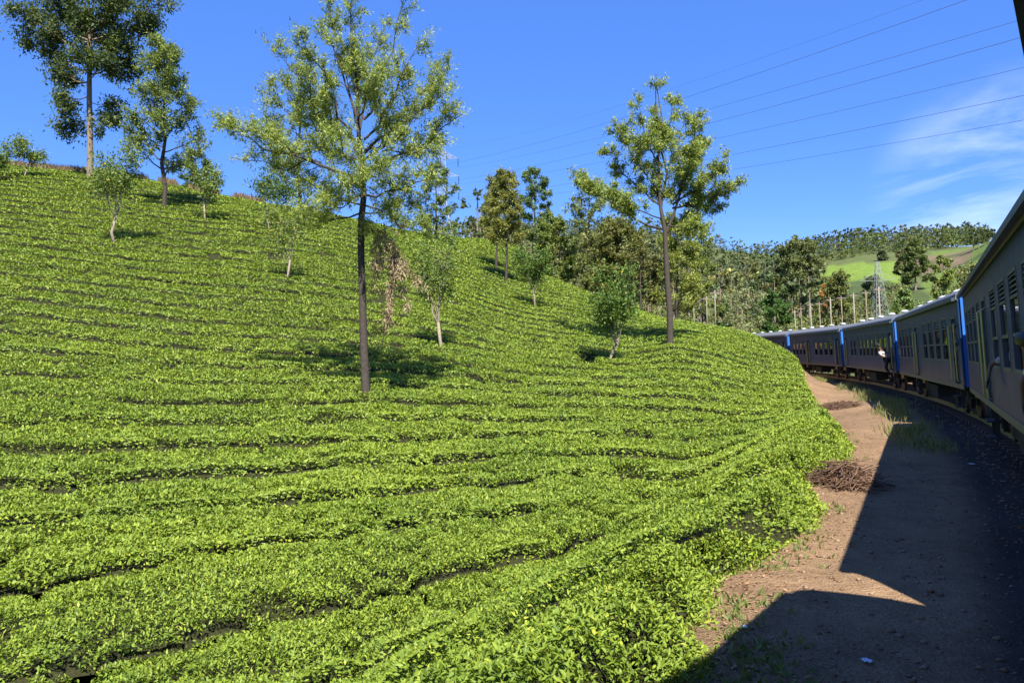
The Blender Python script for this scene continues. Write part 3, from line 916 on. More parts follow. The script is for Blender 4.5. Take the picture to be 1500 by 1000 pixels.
# medium trees on and behind the slope: px, range, top row, width px, ...
b_, h_ = place(240, 79, 62)
auto_tree('slope_tree', 201, b_, h_, 8.0, 0.36, 26, M['bark_dark'], ((0.055, 0.085, 0.02), (0.13, 0.16, 0.04)), 'slender tree with airy olive crown right of the tallest dark tree', 0.34, 0.36, 0.24, 'cone', per=10, nsub=11)
b_, h_ = place(438, 84, 95)
auto_tree('slope_tree', 202, b_, h_, 8.5, 0.22, 26, M['bark_dark'], ((0.06, 0.09, 0.025), (0.15, 0.18, 0.05)), 'airy tree on the ridge seen behind the left limbs of the feathery tree', 0.34, 0.34, 0.22, 'oval', per=8, nsub=10)
b_, h_ = place(639, 96, 243)
auto_tree('slope_tree', 203, b_, h_, 5.2, 0.22, 18, M['bark_dark'], (MG_A, (0.12, 0.15, 0.05)), 'thin-crowned tree on the ridge in front of the lattice pylon', 0.32, 0.42, 0.15, 'oval', 'clump', per=7, nsub=8)
b_, h_ = place(741, 80, 250)
auto_tree('slope_tree', 204, b_, h_, 4.6, 0.42, 22, M['bark_dark'], ((0.07, 0.085, 0.02), (0.17, 0.17, 0.04)), 'nearer of two close-set slim trees with bare trunks on the slope', 0.26, 0.36, 0.15, 'cone', per=12, nsub=10)
b_, h_ = place(727, 88, 262)
auto_tree('slope_tree', 205, b_, h_, 4.4, 0.45, 20, M['bark_dark'], ((0.07, 0.09, 0.025), (0.16, 0.17, 0.045)), 'farther left of two close-set slim trees with bare trunks on the slope', 0.26, 0.36, 0.14, 'cone', per=11, nsub=9)
b_, h_ = place(784, 112, 243)
auto_tree('slope_tree', 206, b_, h_, 5.4, 0.33, 20, M['bark_dark'], ((0.04, 0.075, 0.02), (0.11, 0.15, 0.045)), 'slim dark tree just right of the two close-set trees', 0.36, 0.42, 0.17, 'oval', 'clump', per=9, nsub=9)
b_, h_ = place(813, 104, 318)
auto_tree('bushy_tree', 207, b_, h_, 5.6, 0.06, 24, M['bark_dark'], (MG_A, (0.14, 0.165, 0.04)), 'low bushy olive tree at the end of the upper tea field', 0.34, 0.45, 0.16, 'dome', 'clump', per=12, nsub=10)
b_, h_ = place(862, 100, 258)
auto_tree('slope_tree', 208, b_, h_, 6.2, 0.30, 20, M['bark_dark'], ((0.07, 0.095, 0.03), (0.15, 0.175, 0.06)), 'pale airy tree behind the left arm of the forked tree', 0.36, 0.42, 0.17, 'oval', 'clump', per=8, nsub=8)
b_, h_ = place(905, 88, 322)
auto_tree('bushy_tree', 209, b_, h_, 6.8, 0.10, 26, M['bark_dark'], ((0.045, 0.055, 0.018), (0.13, 0.135, 0.035)), 'dense brownish-olive bushy tree left of the forked trunk', 0.34, 0.45, 0.2, 'dome', 'clump', per=12, nsub=11)
b_, h_ = place(872, 94, 345)
auto_tree('bushy_tree', 210, b_, h_, 5.0, 0.06, 20, M['bark_dark'], ((0.07, 0.085, 0.03), (0.15, 0.16, 0.05)), 'pale scrubby tree below the airy tree at the edge of the tea', 0.32, 0.42, 0.14, 'dome', 'clump', per=9, nsub=9)
b_, h_ = place(938, 84, 368)
auto_tree('bushy_tree', 214, b_, h_, 4.6, 0.25, 16, M['bark_dark'], ((0.05, 0.055, 0.022), (0.12, 0.12, 0.04)), 'dull brown-green small tree with twisted stems by the forked trunk', 0.3, 0.42, 0.14, 'dome', 'clump', per=8, nsub=9)
b_, h_ = place(992, 82, 315)
auto_tree('slope_tree', 211, b_, h_, 6.0, 0.22, 24, M['bark_dark'], ((0.08, 0.105, 0.022), (0.19, 0.21, 0.045)), 'yellow-green feathery tree standing behind the forked trunk', 0.3, 0.36, 0.17, 'cone', per=10, nsub=10)
b_, h_ = place(1028, 92, 330)
auto_tree('slope_tree', 212, b_, h_, 4.6, 0.2, 18, M['bark_dark'], ((0.06, 0.09, 0.02), (0.15, 0.18, 0.045)), 'lower feathery tree right of the forked trunk near the fence posts', 0.3, 0.36, 0.14, 'cone', per=9, nsub=9)
b_, h_ = place(292, 99, 218)
auto_tree('ridge_tree', 213, b_, h_, 3.8, 0.12, 16, M['bark_dark'], (DG_A, (0.08, 0.11, 0.035)), 'dark leaning tree on the skyline right of the slender olive tree', 0.3, 0.42, 0.12, 'dome', 'clump', per=9, nsub=8, lean=(-0.6, 0))

# small pollarded shade trees in the tea
def shade_tree(seed, px_, d, top_py, wpx, label, bark='bark_pale', cols=(SH_A, SH_B), leaf=0.2, stems=5, density=1.0, crown0=0.38, yellow=0.02):
    b_ = on_slope(px_, d)
    h_ = (HOR - top_py) / FPX * d - b_[2]
    w_ = wpx / FPX * d
    t = Tree(seed); rng = t.rng
    base = b_
    knee = base + np.array([rng.normal(0, 0.05) * h_, 0, h_ * rng.uniform(0.28, 0.34)])
    r = 0.011 * h_ + 0.018
    t.w.tube([base + np.array([0, 0, -0.2]), base * 0.55 + knee * 0.45 + np.array([rng.normal(0, .02) * h_, 0, 0]), knee], [r * 1.25, r, r * 0.9], 7)
    lean_ = rng.normal(0, 0.10) * w_
    for i in range(stems):
        an = 2 * math.pi * (i + rng.uniform(-.3, .3)) / stems
        rad = w_ * 0.5 * rng.uniform(0.45, 0.95)
        tip = base + np.array([math.cos(an) * rad + lean_, math.sin(an) * rad, h_ * rng.uniform(0.58, 1.0)])
        pts = t.limb(knee - np.array([0, 0, 0.08 * h_]) * rng.random(), tip, r * 0.45, nsub=int(9 * density), sublen=w_ * 0.34, start=crown0, bow=0.02, up=0.25, ntw=4, twl=0.35 * w_ * 0.6)
    # crown fillers so that the head reads as one rounded mass with gaps
    for i in range(int(6 * density)):
        v = unit(rng.normal(0, 1, 3)) * rng.uniform(0.35, 1.0) ** 0.6
        p = base + np.array([v[0] * w_ * 0.46, v[1] * w_ * 0.46, h_ * (0.66 + 0.30 * v[2])])
        t.tw.append((p, unit(v + np.array([0, 0, 0.4])), 0.2 * w_))
    V, F, Cc = t.foliage(12, leaf * 0.86, 0.55, cols[0], cols[1], 'clump', 0.30, 0.45)
    k = 4
    n = len(Cc) // k
    y = np.repeat(rng.random(n) < yellow, k)
    Cc[y] = (0.45, 0.36, 0.04)
    return finish_tree('shade_tree', t, base, M[bark], (V, F, Cc), M['leaf'], label, 'small tree', None)

shade_tree(301, 38, 88, 203, 50, 'small shade tree near the left edge in front of the dry grass', leaf=0.30)
shade_tree(302, 171, 60, 206, 72, 'two-tiered small shade tree with pale stem below the tallest dark tree', leaf=0.24, stems=6, density=1.3)
shade_tree(303, 303, 74, 236, 52, 'small shade tree with bare pale stems right of the slender olive tree', leaf=0.26)
shade_tree(304, 396, 72, 250, 66, 'round-headed small shade tree under the long left limb of the feathery tree', leaf=0.26, density=1.2, cols=((0.04, 0.085, 0.022), (0.10, 0.15, 0.04)))
shade_tree(305, 415, 53, 300, 62, 'thin small shade tree with yellow flecks below the round-headed one', leaf=0.18, density=0.8, yellow=0.09)
shade_tree(306, 650, 39, 345, 68, 'small shade tree with pale forked trunk right of the withered branch', leaf=0.16, stems=6, density=1.2)
shade_tree(307, 783, 66, 362, 58, 'compact dark-leaved small tree with leaning trunk in the upper tea', leaf=0.22, density=1.6, bark='bark_grey', cols=((0.05, 0.095, 0.02), (0.12, 0.185, 0.04)), crown0=0.25)
shade_tree(308, 895, 44, 398, 82, 'leafy small tree with pale crooked trunk in front of the forked tree', leaf=0.19, stems=7, density=1.6, cols=((0.05, 0.10, 0.02), (0.125, 0.19, 0.04)), yellow=0.02)
shade_tree(309, -8, 84, 225, 50, 'small shade tree half cut off by the left edge of the picture', leaf=0.30)

# dry grass along the ridge at the upper left
def blades(name, xs, ys, zs, h, cA, cB, mat, w=0.03, lean=0.35, label=None, seed=1):
    rng = np.random.default_rng(seed)
    n = len(xs)
    P = np.stack([xs, ys, zs], -1)
    Dv = np.stack([rng.normal(0, lean, n), rng.normal(0, lean, n), np.ones(n)], -1)
    N = rng.normal(0, 1, (n, 3)); N[:, 1] -= 1.0
    L = h * rng.uniform(0.5, 1.3, n)
    tt = rng.random((n, 1))
    colr = np.array([cA]) * (1 - tt) + np.array([cB]) * tt
    V, F, Cc = leaf_mesh_arrays(P, Dv, N, L, w * rng.uniform(0.6, 1.5, n), colr, 0.1)
    o = link(name, mesh_np(name, V, F, mat, cols=Cc))
    tag(o, label, None, None, 'stuff')
    return o
rng = np.random.default_rng(5)
n = 9000
pxs = rng.uniform(-60, 395, n); dd = np.interp(pxs, [-60, 0, 130, 250, 400], [108, 104, 100, 99, 96]) + rng.normal(0, 1.0, n)
cl_ = vnoise(pxs * 0.045, pxs * 0 + 2, 9) - 0.25 * smooth(180, 330, pxs)
kp = cl_ > 0.28
pxs, dd = pxs[kp], dd[kp]
xs = (pxs - 750) / FPX * dd
blades('dry_grass', xs, dd, ground(xs, dd) + 0.25, 1.0, (0.14, 0.10, 0.055), (0.25, 0.19, 0.11), M['dry_leaf'], 0.10, 0.35, 'strip of dry brown grass along the ridge top', 6)
#@@TRAIN
# ------------------------------------------------------------------ railway track
def paint_mat():
    m, n, l, b = new_mat('coach_paint')
    tc = n.new('ShaderNodeTexCoord')
    sp = n.new('ShaderNodeSeparateXYZ'); l.new(tc.outputs['Object'], sp.inputs[0])
    mp = n.new('ShaderNodeMapping'); mp.inputs['Scale'].default_value = (2.2, 2.2, 0.35)
    l.new(tc.outputs['Object'], mp.inputs['Vector'])
    nz = n.new('ShaderNodeTexNoise'); nz.inputs['Scale'].default_value = 1.6; nz.inputs['Detail'].default_value = 8; nz.inputs['Roughness'].default_value = 0.65
    l.new(mp.outputs[0], nz.inputs['Vector'])
    # dust rising from the sill
    mr = n.new('ShaderNodeMapRange'); mr.inputs['From Min'].default_value = 1.0; mr.inputs['From Max'].default_value = 1.55
    mr.inputs['To Min'].default_value = 0.40; mr.inputs['To Max'].default_value = 0.05
    l.new(sp.outputs['Z'], mr.inputs['Value'])
    mu = n.new('ShaderNodeMath'); mu.operation = 'MULTIPLY'
    r2 = n.new('ShaderNodeMapRange'); r2.inputs['From Min'].default_value = 0.3; r2.inputs['From Max'].default_value = 0.7; r2.inputs['To Min'].default_value = 0.3; r2.inputs['To Max'].default_value = 1.3
    l.new(nz.outputs[0], r2.inputs['Value'])
    l.new(mr.outputs[0], mu.inputs[0]); l.new(r2.outputs[0], mu.inputs[1])
    mx = n.new('ShaderNodeMix'); mx.data_type = 'RGBA'
    mx.inputs['A'].default_value = (0.009, 0.045, 0.135, 1); mx.inputs['B'].default_value = (0.17, 0.13, 0.09, 1)
    l.new(mu.outputs[0], mx.inputs['Factor']); l.new(mx.outputs['Result'], b.inputs['Base Color'])
    ro = n.new('ShaderNodeMapRange'); ro.inputs['To Min'].default_value = 0.22; ro.inputs['To Max'].default_value = 0.42
    l.new(nz.outputs[0], ro.inputs['Value']); l.new(ro.outputs[0], b.inputs['Roughness'])
    bp = n.new('ShaderNodeBump'); bp.inputs['Strength'].default_value = 0.12; bp.inputs['Distance'].default_value = 0.02
    n4 = n.new('ShaderNodeTexNoise'); n4.inputs['Scale'].default_value = 1.3; n4.inputs['Detail'].default_value = 1
    l.new(tc.outputs['Object'], n4.inputs['Vector']); l.new(n4.outputs[0], bp.inputs['Height']); l.new(bp.outputs[0], b.inputs['Normal'])
    b.inputs['Specular IOR Level'].default_value = 0.02
    return m
M['paint'] = paint_mat()
M['end_blue'] = plain('end_wall_blue', (0.02, 0.135, 0.48), 0.5, noise=0.12, scale=2)
M['roof'] = plain('roof_grey', (0.13, 0.135, 0.15), 0.65, noise=0.25, scale=1.5)
M['vent'] = plain('vent_white', (0.5, 0.52, 0.54), 0.5, noise=0.1)
M['black'] = plain('underframe_black', (0.02, 0.019, 0.018), 0.8, noise=0.3)
M['rubber'] = plain('bellows', (0.012, 0.014, 0.025), 0.8, noise=0.3)
M['inner'] = plain('interior_panel', (0.16, 0.13, 0.10), 0.7, noise=0.15)
M['seat'] = plain('seat_vinyl', (0.33, 0.12, 0.045), 0.5, noise=0.2)
M['frame'] = plain('window_frame', (0.06, 0.08, 0.10), 0.5, metal=0.3, noise=0.2)
M['slat'] = plain('louvre_slat', (0.14, 0.17, 0.15), 0.5, noise=0.2)
M['rail_y'] = plain('handrail_yellow', (0.50, 0.46, 0.13), 0.4, noise=0.2)
M['steel'] = plain('rail_steel', (0.17, 0.12, 0.09), 0.45, metal=0.6, noise=0.3)
M['sleeper'] = plain('sleeper_timber', (0.10, 0.075, 0.055), 0.9, noise=0.4, bump=0.4)
def glass_mat():
    m, n, l, b = new_mat('window_glass')
    gl = n.new('ShaderNodeBsdfGlossy'); gl.inputs['Roughness'].default_value = 0.03
    tr = n.new('ShaderNodeBsdfTransparent'); tr.inputs['Color'].default_value = (0.55, 0.62, 0.58, 1)
    fr = n.new('ShaderNodeFresnel'); fr.inputs['IOR'].default_value = 1.6
    ms = n.new('ShaderNodeMixShader')
    l.new(fr.outputs[0], ms.inputs[0]); l.new(tr.outputs[0], ms.inputs[1]); l.new(gl.outputs[0], ms.inputs[2])
    l.new(ms.outputs[0], n['Material Output'].inputs['Surface'])
    return m
M['glass'] = glass_mat()

trk = tag(link('railway_track', None), 'curving railway track in the shade under the train', 'railway track')
tan = np.gradient(track, axis=0); tan /= np.linalg.norm(tan, axis=1, keepdims=True)
rgt = np.stack([tan[:, 1], -tan[:, 0]], -1)
for s_ in (-0.86, 0.86):
    mb = MB()
    vs, fs_ = [], []
    for i, p in enumerate(track):
        c_ = p + rgt[i] * s_
        for (o_, z_) in ((-0.07, -0.15), (0.07, -0.15), (0.035, 0.0), (-0.035, 0.0)):
            q = c_ + rgt[i] * o_
            vs.append((q[0], q[1], RAIL_Z + z_ - 0.02))
    for i in range(len(track) - 1):
        for k in range(4):
            k2 = (k + 1) % 4
            fs_.append((i*4+k, i*4+k2, (i+1)*4+k2, (i+1)*4+k))
    mb.add(vs, fs_)
    link('rail', mb.mesh('rail', M['steel']), trk)
slp = MB().box(-1.3, 1.3, -0.12, 0.12, -0.11, 0.0).mesh('sleeper', M['sleeper'])
seglen = np.linalg.norm(np.diff(track, axis=0), axis=1); arc = np.concatenate([[0], np.cumsum(seglen)])
s_near = None
for sd in np.arange(arc[-1] * 0.18, arc[-1] * 0.62, 0.72):
    x_ = np.interp(sd, arc, track[:, 0]); y_ = np.interp(sd, arc, track[:, 1])
    tx, ty = np.interp(sd, arc, tan[:, 0]), np.interp(sd, arc, tan[:, 1])
    link('sleeper', slp, trk, (x_, y_, RAIL_Z - 0.172), (0, 0, math.atan2(-tx, ty)))

# ------------------------------------------------------------------ coaches (local: +X forward, +Y left, Z up from the rail)
HW, SILL, EAVE = 1.5, 1.05, 3.6
def wall(openings, y0, y1):
    xs_ = sorted({-CLEN/2, CLEN/2, *[v for o_ in openings for v in o_[:2]]})
    mb = MB()
    for a_, b_ in zip(xs_[:-1], xs_[1:]):
        mid = 0.5 * (a_ + b_)
        op = [o_ for o_ in openings if o_[0] < mid < o_[1]]
        if not op:
            mb.box(a_, b_, y0, y1, SILL, EAVE)
        else:
            if op[0][2] > SILL: mb.box(a_, b_, y0, y1, SILL, op[0][2])
            mb.box(a_, b_, y0, y1, op[0][3], EAVE)
    return mb

def merged(me):
    bm = bmesh.new(); bm.from_mesh(me)
    bmesh.ops.remove_doubles(bm, verts=bm.verts, dist=1e-4)
    bm.to_mesh(me); bm.free()
    return me

W_Z0, W_Z1 = 1.78, 3.15
def make_window_meshes(w):
    fr = MB()
    t_ = 0.05
    fr.box(-w/2, -w/2+t_, -0.05, 0.025, W_Z0, W_Z1).box(w/2-t_, w/2, -0.05, 0.025, W_Z0, W_Z1)
    fr.box(-w/2+t_, w/2-t_, -0.05, 0.025, W_Z0, W_Z0+t_).box(-w/2+t_, w/2-t_, -0.05, 0.025, W_Z1-t_, W_Z1)
    fr.box(-w/2+t_, w/2-t_, -0.04, 0.02, 2.27, 2.32).box(-w/2+t_, w/2-t_, -0.04, 0.02, 2.78, 2.82)
    sl = MB()
    for i in range(4):
        z = 2.86 + i * 0.068
        sl.add([(-w/2+t_, -0.03, z+0.035), (w/2-t_, -0.03, z+0.035), (w/2-t_, 0.012, z), (-w/2+t_, 0.012, z),
                (-w/2+t_, -0.03, z+0.047), (w/2-t_, -0.03, z+0.047), (w/2-t_, 0.012, z+0.012), (-w/2+t_, 0.012, z+0.012)],
               [(0,3,2,1),(4,5,6,7),(0,1,5,4),(1,2,6,5),(2,3,7,6),(3,0,4,7)])
    gl = MB().box(-w/2+t_, w/2-t_, -0.012, -0.006, 2.32, 2.78)
    return fr.mesh('window', M['frame']), sl.mesh('louvre', M['slat']), gl.mesh('pane', M['glass'])
WIN = {w: make_window_meshes(w) for w in (1.05, 0.92)}
DOORW = 0.82
def make_door_meshes():
    rails = MB().tube([(0, 0.02, 1.18), (0, 0.10, 1.22), (0, 0.10, 2.85), (0, 0.02, 2.89)], 0.02, 6)
    step = MB()
    for z in (0.42, 0.74):
        step.box(-0.32, 0.32, -0.10, 0.14, z, z+0.03)
    step.box(-0.35, -0.32, -0.06, 0.02, 0.40, 1.04).box(0.32, 0.35, -0.06, 0.02, 0.40, 1.04)
    frame = MB()
    frame.box(-DOORW/2, -DOORW/2+0.05, -0.07, 0.03, 1.08, 3.1).box(DOORW/2-0.05, DOORW/2, -0.07, 0.03, 1.08, 3.1)
    frame.box(-DOORW/2+0.05, DOORW/2-0.05, -0.07, 0.03, 3.05, 3.1)
    leafm = MB().box(-DOORW/2+0.06, -DOORW/2+0.10, -0.78, -0.08, 1.1, 3.04)
    lamp = MB().lathe([(0.02, -0.1), (0.12, -0.08), (0.15, 0.0), (0.12, 0.08), (0.02, 0.1)], 8, (DOORW/2 + 0.1, 0.09, 3.0))
    return {'door_frame': frame.mesh('door_frame', M['frame']), 'handrail': rails.mesh('handrail', M['rail_y'], True),
            'step': step.mesh('step', M['black']), 'door_leaf': leafm.mesh('door_leaf', M['paint'])}
DOOR = make_door_meshes()

LAY = {'A': dict(doors=[1.0, 10.4], wins=[(2.9, 1.05), (4.5, 1.05), (6.1, 1.05), (7.7, 1.05), (12.1, 0.92), (13.5, 0.92), (14.9, 0.92), (16.3, 0.92)]),
       'B': dict(doors=[1.0, 16.9], wins=[(2.6, 0.92), (3.95, 0.92), (5.3, 0.92), (6.65, 0.92), (8.0, 0.92), (9.35, 0.92), (10.7, 0.92), (12.9, 0.92), (14.3, 0.92)]),
       'N': dict(doors=[1.0, 11.0], wins=[(2.7, 1.05), (4.3, 1.05), (5.85, 1.05), (7.4, 1.05), (9.0, 1.05), (12.6, 0.92), (14.0, 0.92), (15.4, 0.92), (16.8, 0.92)])}

def roof_mesh():
    n = 14
    prof = []
    for i in range(n + 1):
        a_ = math.pi * i / n
        prof.append((1.56 * math.cos(a_), EAVE + 0.0 + 0.46 * math.sin(a_) ** 0.8 if 0 < i < n else EAVE))
    prof_in = [(y * 0.96, z - 0.05) for y, z in prof]
    vs, fs_ = [], []
    for x in (-CLEN/2, CLEN/2):
        for y, z in prof: vs.append((x, y, z))
        for y, z in prof_in: vs.append((x, y, z))
    m_ = n + 1
    for i in range(n):
        fs_.append((i, i+1, 2*m_+i+1, 2*m_+i))
        fs_.append((m_+i, 2*m_+m_+i, 2*m_+m_+i+1, m_+i+1))
        fs_.append((i, m_+i, m_+i+1, i+1))
        fs_.append((2*m_+i, 2*m_+i+1, 3*m_+i+1, 3*m_+i))
    fs_.append((0, 2*m_, 3*m_, m_)); fs_.append((n, m_+n, 3*m_+n, 2*m_+n))
    return MB().add(vs, fs_).mesh('roof', M['roof'], False)
ROOF = roof_mesh()
GUT = MB()
for s_ in (-1, 1):
    GUT.box(-CLEN/2, CLEN/2, min(s_*1.565, s_*1.65), max(s_*1.565, s_*1.65), EAVE-0.06, EAVE+0.03)
GUT = GUT.mesh('gutter', M['frame'])
def end_mesh():
    vs = []
    n = 10
    prof = [(HW-0.065, SILL)] + [(HW-0.065, EAVE-0.01)] + [(1.5*math.cos(math.pi*i/n), EAVE - 0.06 + 0.44*math.sin(math.pi*i/n)**0.8) for i in range(1, n)] + [(-HW+0.065, EAVE-0.01), (-HW+0.065, SILL)]
    m_ = len(prof)
    for x in (-0.03, 0.03):
        vs += [(x, y, z) for y, z in prof]
    fs_ = [tuple(range(m_)), tuple(range(2*m_-1, m_-1, -1))]
    for i in range(m_):
        j = (i+1) % m_
        fs_.append((i, i+m_, j+m_, j))
    return MB().add(vs, fs_).mesh('end_wall', M['end_blue'])
END = end_mesh()
BEL = MB().box(-0.5, 0.5, -0.55, 0.55, 1.1, 3.25)
for i in range(7):
    x = -0.45 + i * 0.15
    BEL.box(x-0.03, x+0.03, -0.62, 0.62, 1.05, 3.32)
BEL = BEL.mesh('gangway_bellows', M['rubber'])
VENT = MB().lathe([(0.06, 0.0), (0.07, 0.07), (0.17, 0.07), (0.20, 0.11), (0.17, 0.16), (0.07, 0.19)], 10).mesh('roof_vent', M['vent'], True)
FLOOR = MB().box(-CLEN/2+0.05, CLEN/2-0.05, -1.42, 1.42, 1.0, 1.14).mesh('floor', M['black'])
LIN = MB().box(-CLEN/2+0.1, CLEN/2-0.1, -1.4, 1.4, 3.52, 3.56).mesh('ceiling_lining', M['inner'])
SEATM = MB().box(-0.24, 0.24, -0.5, 0.5, 1.5, 1.62).box(-0.29, -0.2, -0.5, 0.5, 1.55, 2.2).box(-0.2, 0.2, -0.45, -0.4, 1.14, 1.5).box(-0.2, 0.2, 0.4, 0.45, 1.14, 1.5).mesh('seat', M['seat'])
UND = MB().box(-CLEN/2+0.2, CLEN/2-0.2, -0.9, 0.9, 0.82, 0.99)
UND.box(-1.6, 0.4, 0.5, 1.25, 0.35, 0.80).box(1.0, 2.4, -1.2, -0.4, 0.4, 0.8).box(0.9, 2.0, 0.7, 1.2, 0.45, 0.8)
UND = UND.mesh('underframe', M['black'])
BOG = MB().box(-1.6, 1.6, 0.86, 1.02, 0.42, 0.62).box(-1.6, 1.6, -1.02, -0.86, 0.42, 0.62).box(-0.2, 0.2, -1.0, 1.0, 0.45, 0.78)
for s_ in (-1, 1):
    for x in (-1.2, 1.2):
        BOG.box(x-0.16, x+0.16, min(s_*1.02, s_*1.14), max(s_*1.02, s_*1.14), 0.32, 0.60)
    for x in (-0.35, 0.35):
        BOG.lathe([(0.1, 0.4), (0.1, 0.8)], 8, (x, s_*0.95, 0))
BOG = BOG.mesh('bogie', M['black'])
WHEEL = MB()
for s_ in (-1, 1):
    pr = [(0.46, 0.0), (0.50, 0.02), (0.46, 0.05), (0.46, 0.13), (0.2, 0.13)]
    n_ = 18
    vs = [(r_*math.cos(2*math.pi*k/n_), s_*(0.80+y_), 0.46+r_*math.sin(2*math.pi*k/n_)) for r_, y_ in pr for k in range(n_)]
    fs_ = [(i*n_+k, i*n_+(k+1) % n_, (i+1)*n_+(k+1) % n_, (i+1)*n_+k) for i in range(len(pr)-1) for k in range(n_)]
    fs_ += [tuple(range(n_)), tuple((len(pr)-1)*n_+k for k in range(n_))]
    WHEEL.add(vs, fs_)
WHEEL.tube([(0, -0.8, 0.46), (0, 0.8, 0.46)], 0.08, 8)
WHEEL = WHEEL.mesh('wheelset', M['steel'])
STRIPM = MB().box(-CLEN/2, CLEN/2, HW-0.004, HW+0.012, SILL-0.07, SILL+0.06).mesh('sill_strip', M['frame'])

WALLS = {}
for key, lay in LAY.items():
    ops = [(x-CLEN/2-w/2, x-CLEN/2+w/2, W_Z0, W_Z1) for x, w in lay['wins']] + [(x-CLEN/2-DOORW/2, x-CLEN/2+DOORW/2, SILL, 3.1) for x in lay['doors']]
    WALLS[key] = (wall(ops, HW-0.06, HW).mesh('side_wall', M['paint']), wall(ops, -HW, -HW+0.06).mesh('side_wall', M['paint']))

CANT = -4.3
LAT = {-1: 0.0, 0: 0.03}        # small sideways offsets of single coaches, to the right
PIT = {0: 20.6}
def coach_matrix(k):
    a_ = joints[k]; h_ = HEAD[k]
    mid = a_ + hv(h_) * PIT.get(k, PITCH) * 0.5 + np.array([math.cos(R(h_)), -math.sin(R(h_))]) * (SIDE_TO_CENTRE + LAT.get(k, 0.0))
    return Matrix.Translation((mid[0], mid[1], RAIL_Z)) @ Matrix.Rotation(R(90 - h_), 4, 'Z') @ Matrix.Rotation(R(CANT), 4, 'X')
# the camera looks out just below the gutter of its own coach
e_ = coach_matrix(-1) @ Vector((0, 1.65, 3.63))
off_ = e_.x * math.cos(R(HEAD[-1])) - e_.y * math.sin(R(HEAD[-1]))
LAT[-1] = -0.24 - off_
def coach(k, layk, label, detail=True):
    cmx = coach_matrix(k)
    root = link('train_coach', None)
    root.matrix_world = cmx
    root.scale.x = (PIT.get(k, PITCH) - 1.1) / CLEN
    tag(root, label, 'train coach', 'coaches of the blue train')
    lay = LAY[layk]
    wl_ = link('side_wall', WALLS[layk][0], root); link('side_wall', WALLS[layk][1], root)
    rf = link('roof', ROOF, root); link('gutter', GUT, rf)
    link('end_wall', END, root, (-CLEN/2-0.031, 0, 0)); link('end_wall', END, root, (CLEN/2+0.031, 0, 0))
    link('gangway_bellows', BEL, root, (CLEN/2+0.56, 0, 0))
    link('floor', FLOOR, root); link('ceiling_lining', LIN, root); link('underframe', UND, root); link('sill_strip', STRIPM, root)
    for i in range(5):
        link('roof_vent', VENT, rf, (-CLEN/2 + 2.0 + i * 3.4 + (0.7 if k % 2 else 0.0), 0.5, EAVE + 0.405))
    for bx in (-6.2, 6.2):
        bo = link('bogie', BOG, root, (bx, 0, 0))
        for wx in (-1.2, 1.2): link('wheelset', WHEEL, bo, (wx, 0, 0))
    for x, w in lay['wins']:
        for s_ in (1, -1):
            wd = link('window', WIN[w][0], root, (x-CLEN/2, s_*(HW-0.02), 0), (0, 0, 0 if s_ > 0 else math.pi))
            link('louvre', WIN[w][1], wd); link('pane', WIN[w][2], wd)
        link('seat', SEATM, root, (x-CLEN/2-0.35, 0.85, 0)); link('seat', SEATM, root, (x-CLEN/2-0.35, -0.85, 0))
    for x in lay['doors']:
        for s_ in (1, -1):
            df = link('door_frame', DOOR['door_frame'], root, (x-CLEN/2, s_*(HW-0.02), 0), (0, 0, 0 if s_ > 0 else math.pi))
            for nm in ('step', 'door_leaf'): link(nm, DOOR[nm], df)
            for x_ in (-1, 1): link('handrail', DOOR['handrail'], df, (x_ * (DOORW/2 + 0.07), 0, 0))
    return root

coaches = {}
coaches[-1] = coach(-1, 'B', "nearest blue coach, only its dark roof gutter showing at the top right corner")
coaches[0] = coach(0, 'N', 'big dark blue coach at the right edge with yellow handrails by its door')
coaches[1] = coach(1, 'A', 'second blue coach visible ahead, between the two rightmost bright blue end walls')
coaches[2] = coach(2, 'B', 'middle blue coach with a person in white hanging from its rear door')
coaches[3] = coach(3, 'A', 'blue coach next to the far tea edge, partly hidden at its front')
coaches[4] = coach(4, 'A', 'farthest visible blue coach, mostly hidden behind the tea hedges')

